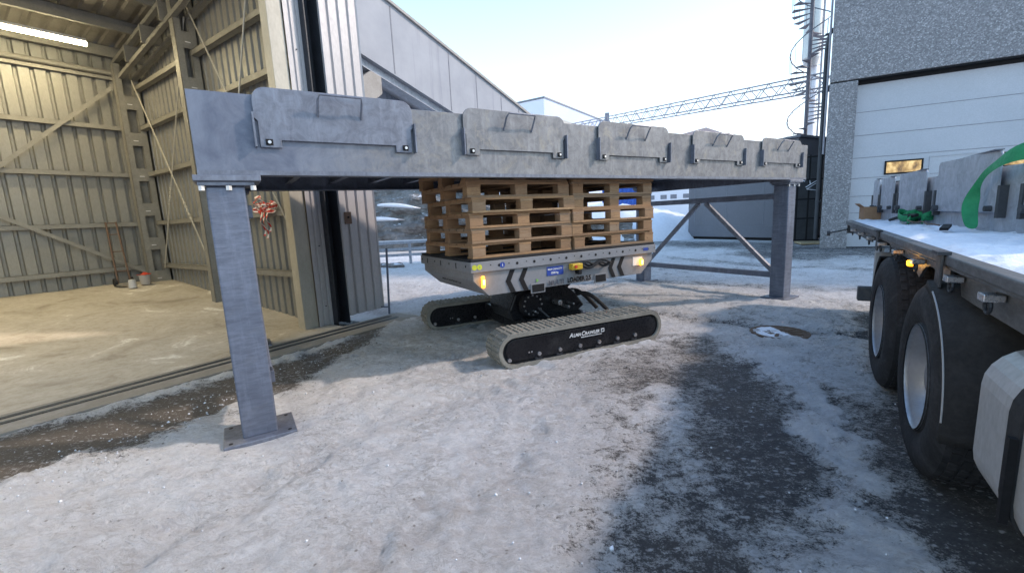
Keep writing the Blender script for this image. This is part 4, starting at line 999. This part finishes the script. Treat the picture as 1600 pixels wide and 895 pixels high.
    for cx, cz, a0 in ((y1-rr_, z0+rr_, -90), (y1-rr_, z1-rr_, 0), (y0+rr_, z1-rr_, 90), (y0+rr_, z0+rr_, 180)):
        for k in range(7): a = R(a0+15*k); pr.append((cx+rr_*math.cos(a), cz+rr_*math.sin(a)))
    tk = G().prism(pr, 'x', xa, xb).build('fuel_tank', 'tank', t, bevel=.03)
    pr2 = [((a-(y0+y1)/2)*1.03+(y0+y1)/2, (b_-(z0+z1)/2)*1.03+(z0+z1)/2) for a, b_ in pr]
    for x in (-1.00, -1.95): G().prism(pr2, 'x', x-.05, x+.05).build('tank_strap', 'rubber', tk, bevel=.004)
    g = G(); g.lathe([(.0, .001), (.0, .07), (.03, .07), (.045, .055), (.045, .001)], (-.86, -.20, z1), 'z', 24); cp = g.build('filler_cap', 'black', tk)
    G().cyl((-.86, -.20, z1-.012), (-.86, -.20, z1+.004), .085, 24).build('filler_neck', 'rust', tk)
    G().box(-1.055, -1.03, .008, .030, .42, .72).build('strap_hose', 'black', tk)
make_truck()

# snow on the bed
def bed_snow():
    n, m = 420, 120; xs = np.linspace(-3.3, 5.2, n); ys = np.linspace(-2.4, -.015, m); X, Y = np.meshgrid(xs, ys, indexing='ij')
    Z = 1.199+.004+np.clip(fbm(X, Y, 4.5, 6, .65)-.30, 0, 1)*.07+np.clip(fbm(X+8, Y, 14, 4)-.5, 0, 1)*.04
    ed = np.clip((-.015-Y)/.10, 0, 1)*np.clip((X+3.3)/.1, 0, 1)*np.clip((5.2-X)/.1, 0, 1); Z = 1.190+(Z-1.190)*np.clip(ed*(.6+fbm(X, Y, 6, 3)), 0, 1)
    o = G().grid([[(X[i, j], Y[i, j], Z[i, j]) for j in range(m)] for i in range(n)]).build('bed_snow', 'snow', None, smooth=True)
    o.location = TK.location; o.rotation_euler = TK.rotation_euler
    tag(o, 'uneven layer of snow lying on the truck bed', 'snow'); o['kind'] = 'stuff'
bed_snow()
# load: another flapped frame section lying on the bed
def bed_load():
    a = R(57)
    t = empty('loading_frame_section', (2.18, 2.18, 1.20), 57, 'galvanised frame section with small hinged flaps lying on the snowy truck bed', 'frame section')
    rz_ = R(6); px_, py_ = 1.75, -.66; ox, oy = px_-(px_*math.cos(rz_)-py_*math.sin(rz_)), py_-(px_*math.sin(rz_)+py_*math.cos(rz_))
    t.location = (2.18+ox*math.cos(a)-oy*math.sin(a), 2.18+ox*math.sin(a)+oy*math.cos(a), 1.20); t.rotation_euler = (0, 0, a+rz_)
    y = -.66; z0 = 1.205-1.20
    g = G(); g.box(.3, 5.15, y-.012, y, z0, .50); g.box(.3, 5.15, y, y+.02, z0, z0+.015); g.box(.3, 5.15, y-.08, y-.012, .485, .50); g.build('front_plate', 'galv_load', t, bevel=.003)
    g = G(); g.box(.3, 5.15, -2.0, -1.988, z0, .52); g.build('rear_plate', 'galv_load', t)
    G().box(.3, 5.15, -1.985, y-.014, .40, .41).build('web_plate', 'galv_load', t)
    for x in (.3, 5.14): G().box(x, x+.01, -1.985, y-.014, z0, .48).build('end_plate', 'galv_load', t)
    for i, (x0, x1, zt) in enumerate(((.45, 1.42, .60), (1.78, 2.92, .62), (3.22, 4.05, .58), (4.25, 4.78, .57), (4.90, 5.16, .57))):
        f = G(); pr = [(x0, .16), (x1, .16), (x1, zt-.03), (x1-.03, zt), (x0+.03, zt), (x0, zt-.03)]
        f = f.prism(pr, 'y', y+.03, y+.044).build('hinged_flap', 'galv_load', t, bevel=.003)
        G().bar((x0+.02, y+.05, zt+.004), (x1-.02, y-.06, zt+.004), .05, .008).build('flap_lip', 'galv', f)
        G().box(x0-.05, x0-.01, y+.001, y+.05, .12, .36).build('hinge_lug', 'steel_dark', f)
        G().box(x1+.01, x1+.05, y+.001, y+.05, .12, .36).build('hinge_lug', 'steel_dark', f)
        G().cyl((x1-.06, y+.046, .19), (x1-.06, y+.085, .19), .028, 12).build('hinge_pin', 'steel_dark', f); G().cyl((x0+.06, y+.046, .19), (x0+.06, y+.085, .19), .022, 12).build('hinge_pin', 'steel_dark', f)
bed_load()
def truck_bits():
    a = R(57)
    def W(x, y, z): return Vector((2.18+x*math.cos(a)-y*math.sin(a), 2.18+x*math.sin(a)+y*math.cos(a), z))
    # hanging green strap
    c = [(1.30, -.74, 1.76), (1.36, -.66, 1.79), (1.46, -.56, 1.76), (1.60, -.54, 1.70), (1.76, -.53, 1.655), (1.88, -.53, 1.58), (1.92, -.52, 1.49), (1.90, -.50, 1.40), (1.84, -.50, 1.31), (1.78, -.50, 1.235)]
    wd = [.13, .15, .13, .09, .06, .07, .10, .11, .10, .08]
    A, B = [], []
    for i, (x, y, z) in enumerate(c):
        if i < 4: d = Vector((.1, -.25, .9))
        elif i < 6: d = Vector((.5, .2, .8))
        else: d = Vector((.45, .85, .1))
        d.normalize(); A.append(W(*(Vector((x, y, z))+d*wd[i]/2))); B.append(W(*(Vector((x, y, z))-d*wd[i]/2)))
    o = G().grid([A, B]).build('lifting_strap', 'green_strap', None, solid=.006); md = o.modifiers.new('s', 'SUBSURF'); md.levels = 2; md.render_levels = 2
    tag(o, 'wide green strap draped over the frame section and hanging onto the snow', 'strap')
    # coiled strap lump
    g = G(); rr = random.Random(3)
    for k in range(7):
        cx, cy = 3.35+rr.uniform(-.25, .3), -.42+rr.uniform(-.06, .06); r1 = rr.uniform(.10, .24); ph = rr.uniform(0, 6)
        P0, P1 = [], []
        for i in range(16):
            t_ = i/15*math.pi*1.5+ph; z = 1.25+.035*math.sin(t_*1.5+k)+.008*k
            P0.append(W(cx+r1*math.cos(t_), cy+r1*.4*math.sin(t_), z)); P1.append(W(cx+r1*math.cos(t_), cy+r1*.4*math.sin(t_), z+.065))
        g.grid([P0, P1])
    o = g.build('coiled_strap', 'green_strap', None, solid=.006, smooth=True); tag(o, 'heap of crumpled green strap lying on the snow of the truck bed', 'strap')
    o = G().tube([W(3.9, -.30, 1.25), W(3.5, -.34, 1.30), W(3.1, -.40, 1.32)], .018, 8).build('black_bar', 'black'); tag(o, 'black bar lying on the heap of green strap', 'bar')
    o = G().bar(W(1.72, -.33, 1.245), W(2.05, -.42, 1.26), .05, .02).build('black_lath', 'black'); tag(o, 'short black lath on the snow below the hanging strap', 'lath')
    pts = [W(2.0+.18*i, -.36+.02*math.sin(i*1.3), 1.262+.008*math.sin(i*2.1)) for i in range(9)]
    o = G().tube(pts, .006, 6).build('cord', 'rust', None, smooth=True); tag(o, 'thin brown cord lying on the bed snow', 'cord')
    # box of cardboard at the bed end
    t = empty('cardboard_box', W(5.02, -.30, 1.20), 62, 'open brown cardboard box at the far end of the truck bed', 'box')
    g = G(); w_, d_, h_ = .30, .34, .20
    g.box(-w_/2, w_/2, -d_/2, -d_/2+.01, 0, h_); g.box(-w_/2, w_/2, d_/2-.01, d_/2, 0, h_); g.box(-w_/2, -w_/2+.01, -d_/2+.01, d_/2-.01, 0, h_); g.box(w_/2-.01, w_/2, -d_/2+.01, d_/2-.01, 0, h_); g.box(-w_/2, w_/2, -d_/2, d_/2, -.01, 0)
    g.build('box_body', 'cardboard', t)
    G().bar((0, -d_/2-.07, h_+.03), (0, -d_/2, h_+.0), .28, .008).build('box_flap', 'cardboard', t); G().bar((0, d_/2+.06, h_+.05), (0, d_/2, h_+.0), .28, .008).build('box_flap', 'cardboard', t)
truck_bits()

# ------------------------------------------------------------------ garage building
GA = empty('garage_building', (10.13, 14.38, 0), -27.6, 'tall industrial building of dark pebbled concrete with a big white sectional door', 'building')
def make_garage():
    t = GA; H = 11; XE = 13
    # pier / wall pieces (front plane y=0, going back +y)
    G().prism([(0, 0), (.72, 0), (.72, 1.2), (.28, 1.2)], 'z', -.1, 5.08).build('pier', 'pebble', t, bevel=.02)
    G().prism([(0, 0), (XE, 0), (XE, 6), (1.4, 6)], 'z', 5.12, H).build('wall', 'pebble', t, bevel=.02)
    G().box(6.1, XE, 0.0, 1.2, -.1, 5.08).build('pier', 'pebble', t, bevel=.02)
    G().prism([(.282, 1.202), (.60, 1.202), (1.70, 5.9), (1.38, 5.9)], 'z', -.1, 5.117).build('wall', 'pebble', t)
    G().box(.02, 6.2, .02, 1.2, 5.085, 5.115).build('lintel_joint', 'black', t)
    G().box(.72, 6.1, .26, .30, 4.98, 5.084).build('door_shadow_gap', 'black', t)
    d = G().box(.72, 6.1, .30, .36, 0, 4.99).build('sectional_door', 'door_white', t)
    g = G()
    for z in (.55, 1.1, 1.62, 2.18, 2.80, 3.48, 4.17): g.box(.72, 6.1, .292, .2995, z-.007, z+.007)
    g.build('panel_joint', 'joint', d)
    def win(x0, x1, z0, z1):
        f = G(); w_ = .045
        f.box(x0-w_, x1+w_, .268, .298, z1, z1+w_); f.box(x0-w_, x1+w_, .268, .298, z0-w_, z0); f.box(x0-w_, x0, .268, .298, z0, z1); f.box(x1, x1+w_, .268, .298, z0, z1)
        fr_ = f.build('window', 'black', d, bevel=.006); G().box(x0, x1, .285, .291, z0, z1).build('pane', 'window', fr_)
    for x0 in (1.62, 4.13): win(x0, x0+.82, 2.28, 2.60)
    for x0 in (1.62, 2.60, 4.13): win(x0, x0+.70, 1.66, 1.98)
    f = G(); x0, x1, z0, z1 = 2.62, 3.92, .05, 2.70
    for b_ in ((x0, x0+.03, z0, z1), (x1-.03, x1, z0, z1), (x0+.03, x1-.03, z1-.03, z1)): f.box(b_[0], b_[1], .282, .2915, b_[2], b_[3])
    f.build('wicket_door', 'door_white', d)
    G().box(.72, 6.1, .0, .9, -.04, .022).build('threshold', 'black', t)
    g = G(); g.tube([(-.10, .25, .3), (-.10, .25, 6.2), (-.04, .25, 6.6), (.05, .25, 6.75)], .055, 10); g.build('downpipe', 'steel_dark', t)
    g = G(); g.tube([(-.04, .12, 3.0), (-.04, .12, 10.8)], .03, 8); g.build('cable_conduit', 'truss', t)
    g = G()
    for z in (1.5, 3.2, 4.9, 6.6): g.box(-.16, 0, .20, .30, z, z+.04)
    g.build('pipe_clamps', 'steel_dark', t)
make_garage()

# ------------------------------------------------------------------ background
def grey_shed():
    # near-right corner to far-left corner
    A_ = Vector((11.35, 17.6, 0)); B_ = Vector((8.85, 21.9, 0)); d = (A_-B_); L = d.length; rot = math.degrees(math.atan2(d.y, d.x))
    t = empty('grey_shed', B_, rot, 'blue grey sheet metal shed with a small white notice behind the loading frame', 'shed')
    W_ = 4.2
    G().prism([(0, .12), (L, .12), (L, 4.0), (0, 3.85)], 'y', 0, W_).build('wall', 'shed_grey', t, bevel=.02)
    G().prism([(-.1, 3.852), (L+.1, 4.002), (L+.1, 4.09), (-.1, 3.94)], 'y', -.1, W_+.1).build('roof', 'shed_grey', t)
    G().box(.03, L-.03, -.03, .0, .12, .62).build('plinth_panel', 'shed_grey', t, bevel=.01)
    G().box(.0, L, .05, W_, 0, .12).build('skid', 'black', t)
    g = G()
    for x in (.35, 2.0, 3.7, 5.2): g.box(x, x+.02, -.008, -.001, .66, 3.2)
    g.box(.35, 5.2, -.008, -.001, 2.9, 2.92); g.build('panel_seam', 'joint', t)
    nb = G().box(3.30, 4.05, -.02, -.005, 2.62, 3.02).build('notice', 'sticker_white', t)
    g = G()
    for z in (2.92, 2.82, 2.72): g.box(3.36, 3.98, -.024, -.0205, z, z+.03)
    g.build('notice_lines', 'far_blue', nb)
grey_shed()
def cliff():
    n, m = 110, 46; P = []
    for i in range(n):
        row = []; u = i/(n-1); x = -26+u*32.0
        for j in range(m):
            v = j/(m-1); z = v*(5.0*np.clip((1.0-u)*2.6, .25, 1))
            a = fbm(np.array([x*.5]), np.array([z*.9+3]), .8, 5)[0]; b_ = fbm(np.array([x+30.]), np.array([z*1.5]), 1.2, 4)[0]
            # ledges
            led = .55*math.floor(z/1.05+a*2)
            yy = 22.5-.10*(x+5)+led*.22+(a-.5)*2.2+(b_-.5)*.9+z*.12
            row.append((x+(b_-.5)*.5, yy, z-.2+(a-.5)*.3))
        P.append(row)
    o = G().grid(P).build('rock_face', 'rock', None); o['kind'] = 'structure'
    # ground shelf on top of the rock
cliff()
def ledges():
    for k, (x0, x1, y, z, s) in enumerate(((-6.0, -4.3, 20.7, 2.25, -.16), (-6.9, -5.1, 20.6, 1.60, -.02))):
        n = 16; P = []
        for i in range(n+1):
            u = i/n; hh = .13*math.sin(math.pi*min(1, u*.9+.1))+.02
            P.append([(x0+(x1-x0)*u, y-.15, z+s*u), (x0+(x1-x0)*u, y-.1, z+s*u+hh), (x0+(x1-x0)*u, y+.35, z+s*u+hh), (x0+(x1-x0)*u, y+1.2, z+s*u)])
        o = G().grid(P).build('snow_ledge', 'snow', None, smooth=True, solid=.05); tag(o, ('upper' if k == 0 else 'lower')+' narrow snow ledge on the rock face', 'snow ledge'); o['kind'] = 'stuff'
ledges()
def mound():
    n, m = 60, 50; P = []
    for i in range(n):
        row = []
        for j in range(m):
            u, v = i/(n-1)*2-1, j/(m-1)*2-1; x, y = 6.2+u*5.2, 25.5+v*4.6
            h = max(0, 1-u*u-v*v)**.7*1.9+(fbm(np.array([x]), np.array([y]), .9, 5)[0]-.5)*.6*max(0, 1-u*u-v*v)**.5
            row.append((x, y, h-.05))
        P.append(row)
    o = G().grid(P).build('snow_bank', 'snow', None, smooth=True); o['kind'] = 'structure'
mound()
def guard_rail():
    t = empty('guard_rail', (-5.1, 15.4, 0), -3, 'low snowy metal guard rail in front of the rock face', 'guard rail')
    g = G()
    for z in (.35, .55, .78): g.bar((-2.5, 0, z-.05), (2.6, 0, z+.02), .05, .09)
    g.build('rail', 'galv_load', t)
    for x in (-2.3, -1.0, .3, 1.6, 2.5): G().box(x-.04, x+.04, .03, .10, -.05, .85).build('post', 'galv_load', t)
    G().box(-2.5, 2.5, -.03, .05, .828, .86).build('snow_cap', 'snow', t)
    rr = random.Random(9)
    for k, (x, y) in enumerate(((-4.75, 14.5), (-4.25, 14.6), (-3.8, 14.4), (-5.3, 14.6))):
        bm = bmesh.new(); bmesh.ops.create_icosphere(bm, subdivisions=3, radius=.22)
        for v in bm.verts: v.co *= 1+.5*(vnoise(np.array([v.co.x*9+k*5]), np.array([v.co.y*9+v.co.z*7]))[0]-.5); v.co.z *= .55; v.co.x *= 1.3
        me = bpy.data.meshes.new('boulder'); bm.to_mesh(me); bm.free(); o = bpy.data.objects.new('boulder', me); COL.objects.link(o); me.materials.append(M['rock']); o.location = (x, y, .06)
        tag(o, ['dark stone second from left in the row below the guard rail', 'dark stone third from left in the row below the guard rail', 'rightmost dark stone in the row below the guard rail', 'leftmost dark stone in the row below the guard rail'][k], 'stone', 'stones below the guard rail')
guard_rail()
def blue_container():
    t = empty('blue_container', (7.3, 29.3, 0), -14, 'blue steel container behind the snow bank seen through the pallets', 'container')
    corr(-1.05, 1.05, .15, 3.0, .26, .04, .5, 'x', 0).build('side_wall', 'blue_paint', t, solid=.01)
    g = G(); g.box(-1.10, -1.03, -.04, 2.4, .05, 3.05); g.box(1.03, 1.10, -.04, 2.4, .05, 3.05); g.box(-1.03, 1.03, -.04, .06, 3.0, 3.06); g.box(-1.03, 1.03, -.04, .06, .05, .15); g.box(-1.03, 1.03, .06, 2.4, 2.98, 3.05); g.build('frame', 'blue_paint', t)
blue_container()
def white_building():
    t = empty('pale_blue_building', (5.26, 59.8, 0), 56, 'flat roofed pale blue and white industrial building far behind the gallery', 'building')
    Wd = 33; Hh = 16.35
    G().box(0, Wd, 0, 16, 0, Hh).build('wall', 'far_blue', t)
    G().box(-.06, -.0, 0.02, 16, 0, Hh-.05).build('end_wall', 'far_white', t)
    G().box(-.15, Wd, -.12, 16, Hh, Hh+.18).build('roof_edge', 'joint', t)
    G().box(1.6, Wd-2, -.05, -.01, 12.2, 14.4).build('window_band', 'far_beige', t)
white_building()
def extra_buildings():
    t = empty('brown_roofed_building', (14.2, 43.6, 0), -30, 'low building with a brownish peaked roof beyond the frame', 'building')
    G().box(0, 6.5, 0, 5, 0, 7.9).build('wall', 'far_brown', t)
    G().add([(0, 0, 7.9), (6.5, 0, 7.7), (6.5, 5, 7.7), (0, 5, 7.9), (1.4, 2.5, 8.4), (4.3, 2.5, 9.0)], [(0, 1, 5, 4), (1, 2, 5), (2, 3, 4, 5), (3, 0, 4), (0, 3, 2, 1)]).build('roof', 'far_brown', t)
    t = empty('low_white_building', (11.4, 39.0, 0), -20, 'low white building with dark window squares far behind the snow bank', 'building')
    G().box(0, 9, 0, 6, 0, 3.5).build('wall', 'far_white', t)
    for x in (.8, 1.8, 2.6, 3.6, 4.4, 5.4): G().box(x, x+.5, -.03, -.005, 2.35, 2.7).build('window', 'joint', t)
extra_buildings()
def truss_bridge():
    t = empty('truss_bridge', (0, 0, 0), 0, 'thin grey lattice truss bridge rising across the sky to the stair tower', 'truss')
    A_, B_ = Vector((3.2, 47.5, 9.35)), Vector((14.9, 20.9, 6.55))
    d = B_-A_; hn = Vector((-d.y, d.x, 0)).normalized()*.5; n = 26
    g = G(); H = Vector((0, 0, .62))
    for o_ in (-hn, hn):
        g.bar(A_+o_, B_+o_, .06); g.bar(A_+o_+H, B_+o_+H, .06)
    g.build('chords', 'truss', t)
    g = G()
    for k in range(n):
        p, q = A_+d*(k/n), A_+d*((k+1)/n); m_ = (p+q)/2
        for o_ in (-hn, hn): g.bar(p+o_, m_+o_+H, .032); g.bar(m_+o_+H, q+o_, .032)
        g.bar(p-hn, p+hn, .02)
    g.build('lattice', 'truss', t)
    g = G()
    for k in range(0, n, 1): p = A_+d*(k/n)+H+hn; g.bar(p, p+Vector((0, 0, .18)), .02)
    g.build('cable_tray', 'truss', t)
    P_ = Vector((11.3, 42.0, 0)); P_ = A_+d*.42; G().box(P_.x-.15, P_.x+.15, P_.y-.15, P_.y+.15, 0, P_.z+1.0).build('support_mast', 'truss', t)
truss_bridge()
def stair_tower():
    c = (13.75, 20.9)
    t = empty('spiral_staircase', (c[0], c[1], 0), 0, 'steel spiral staircase winding round a pole beside the building corner', 'staircase')
    G().cyl((0, 0, 0), (0, 0, 13), .08, 12).build('centre_pole', 'stair_steel', t)
    N_ = 15; rise = .19; r = .75; g = G(); pts = []
    for k in range(66):
        a0 = 2*math.pi*k/N_; a1 = a0+2*math.pi/N_*1.05; z = .2+k*rise
        vs = [(.08*math.cos(a0), .08*math.sin(a0), z), (r*math.cos(a0), r*math.sin(a0), z), (r*math.cos(a1), r*math.sin(a1), z), (.08*math.cos(a1), .08*math.sin(a1), z)]
        g.add(vs+[(x, y, q+.03) for x, y, q in vs], [(0, 3, 2, 1), (4, 5, 6, 7), (0, 1, 5, 4), (1, 2, 6, 5), (2, 3, 7, 6), (3, 0, 4, 7)])
        pts.append((r*math.cos(a0), r*math.sin(a0), z+1.0))
    g.build('steps', 'stair_steel', t)
    G().tube(pts, .022, 6).build('handrail', 'stair_steel', t)
    g = G()
    for p in pts: g.tube([(p[0], p[1], p[2]-1.0), p], .010, 4)
    g.build('balusters', 'stair_steel', t)
    t = empty('silo', (16.6, 25.1, 0), 0, 'tall shiny steel silo tube hanging beside the concrete building', 'silo')
    G().cyl((0, 0, 9.1), (0, 0, 16), .42, 28).build('shell', 'silo', t, smooth=False)
    G().lathe([(9.1, .42), (8.7, .30), (8.7, .001)], (0, 0, 0), 'z', 28).build('cone', 'silo', t)
    G().cyl((.25, .2, 0), (.25, .2, 8.7), .22, 20).build('white_duct', 'far_white', t)
    g = G(); g.bar((.5, .3, 0), (.5, .3, 14), .07); g.bar((.9, .5, 0), (.9, .5, 14), .07)
    for k in range(20): g.bar((.5, .3, .6*k+.5), (.9, .5, .6*k+.5), .03)
    g.build('ladder', 'truss', t)
stair_tower()
def rack():
    t = empty('stillage_rack', (10.75, 16.6, 0), -30, 'dark steel rack with snow dusted branches beside the concrete pier', 'rack')
    g = G()
    for x in (-.7, -.35, 0, .35, .7): g.box(x-.025, x+.025, -.02, .02, 0.05, 3.2)
    for z in (.1, .9, 1.6, 2.3, 3.1): g.box(-.75, .75, -.03, .03, z, z+.05)
    g.build('frame', 'black', t); G().box(-.75, .75, .3, .34, .05, 3.2).build('back_sheet', 'steel_dark', t)
    rr = random.Random(8); g = G()
    for k in range(26):
        p = Vector((rr.uniform(-.9, .3), rr.uniform(-.2, .1), rr.uniform(1.9, 2.3))); q = p+Vector((rr.uniform(-.45, .45), rr.uniform(-.2, .2), rr.uniform(-.1, .35))); g.tube([p, q], [.02, .006], 5)
    o = g.build('branches', 'snow'); o.location = (10.55, 16.2, 0); tag(o, 'tangle of snow dusted branches in front of the dark rack', 'branches')
    o = G().box(-.6, .6, -.5, .5, 0, .06).build('tan_board', 'tan', None, bevel=.01); o.location = (11.1, 15.9, .03); o.rotation_euler = (0, 0, R(-20)); tag(o, 'pale tan board lying on the ground beside the concrete pier', 'board')
rack()
def manhole():
    t = empty('manhole_cover', (3.11, 4.99, .012), 20, 'rusty round manhole cover half hidden by snow in the yard', 'manhole cover')
    G().lathe([(-.03, .001), (-.03, .31), (.006, .31), (.010, .30), (.010, .275), (.004, .27), (.004, .001)], (0, 0, 0), 'z', 40).build('rim', 'manhole', t)
    g = G()
    for k in range(12):
        a = 2*math.pi*k/12; c, s = math.cos(a), math.sin(a); m_ = Matrix.Rotation(a, 4, 'Z'); g.box(.10, .24, -.018, .018, .004, .012, m_)
    g.build('ribs', 'manhole', t)
    n, m = 30, 24; P = []
    for i in range(n):
        row = []
        for j in range(m):
            x, y = -.28+i*.013*1.0, -.26+j*.021; d = math.hypot(x, y)
            h = .008+.030*(fbm(np.array([x+3.]), np.array([y]), 9, 4)[0]-.33)-max(0, d-.24)*.6-max(0, x-.02)*.5
            row.append((x, y, h))
        P.append(row)
    o = G().grid(P).build('snow_patch', 'snow', None, smooth=True); o.location = t.location; tag(o, 'thin snow patch lying on the manhole cover', 'snow'); o['kind'] = 'stuff'
manhole()

def snow_crumbs():
    rr = random.Random(21); g = G()
    base_v = [(1, 0, 0), (-1, 0, 0), (0, 1, 0), (0, -1, 0), (0, 0, 1), (0, 0, -1)]
    base_f = [(0, 2, 4), (2, 1, 4), (1, 3, 4), (3, 0, 4), (2, 0, 5), (1, 2, 5), (3, 1, 5), (0, 3, 5)]
    for k in range(800):
        x, y = rr.uniform(-4.2, 3.2), rr.uniform(1.4, 7.5)
        if rr.random() < .45:
            t = rr.random(); x = -3.2+1.5*t+rr.gauss(0, .25); y = 2.3+3.9*t+rr.gauss(0, .25)
        dx, dy = x+2.91, y-6.46; a = R(54.5)
        if -dx*math.sin(a)+dy*math.cos(a) > -1.02: continue
        if abs((x+1.92)) < .4 and abs(y-3.08) < .4: continue
        r = rr.uniform(.003, .009)*(1.6 if rr.random() < .08 else 1); z = .03
        m = Matrix.Translation((x, y, z)) @ Matrix.Rotation(rr.uniform(0, 6), 4, 'Z') @ Matrix.Rotation(rr.uniform(0, 1), 4, 'X')
        g.add([m @ (Vector(p)*r*rr.uniform(.6, 1.2)) for p in base_v], base_f)
    o = g.build('snow_crumbs', 'snow', None, smooth=True); tag(o, 'loose crumbs of snow scattered over the yard', 'snow'); o['kind'] = 'stuff'
    gr = bpy.data.objects['ground']; me = o.data
    dg = bpy.context.evaluated_depsgraph_get(); ge = gr.evaluated_get(dg)
    for i in range(0, len(me.vertices), 6):
        c = me.vertices[i].co; ok, hit, _, _ = ge.ray_cast(Vector((c.x, c.y, 5)), Vector((0, 0, -1)))
        if ok:
            for q in range(6): me.vertices[i+q].co.z += hit.z-.03+.004
snow_crumbs()
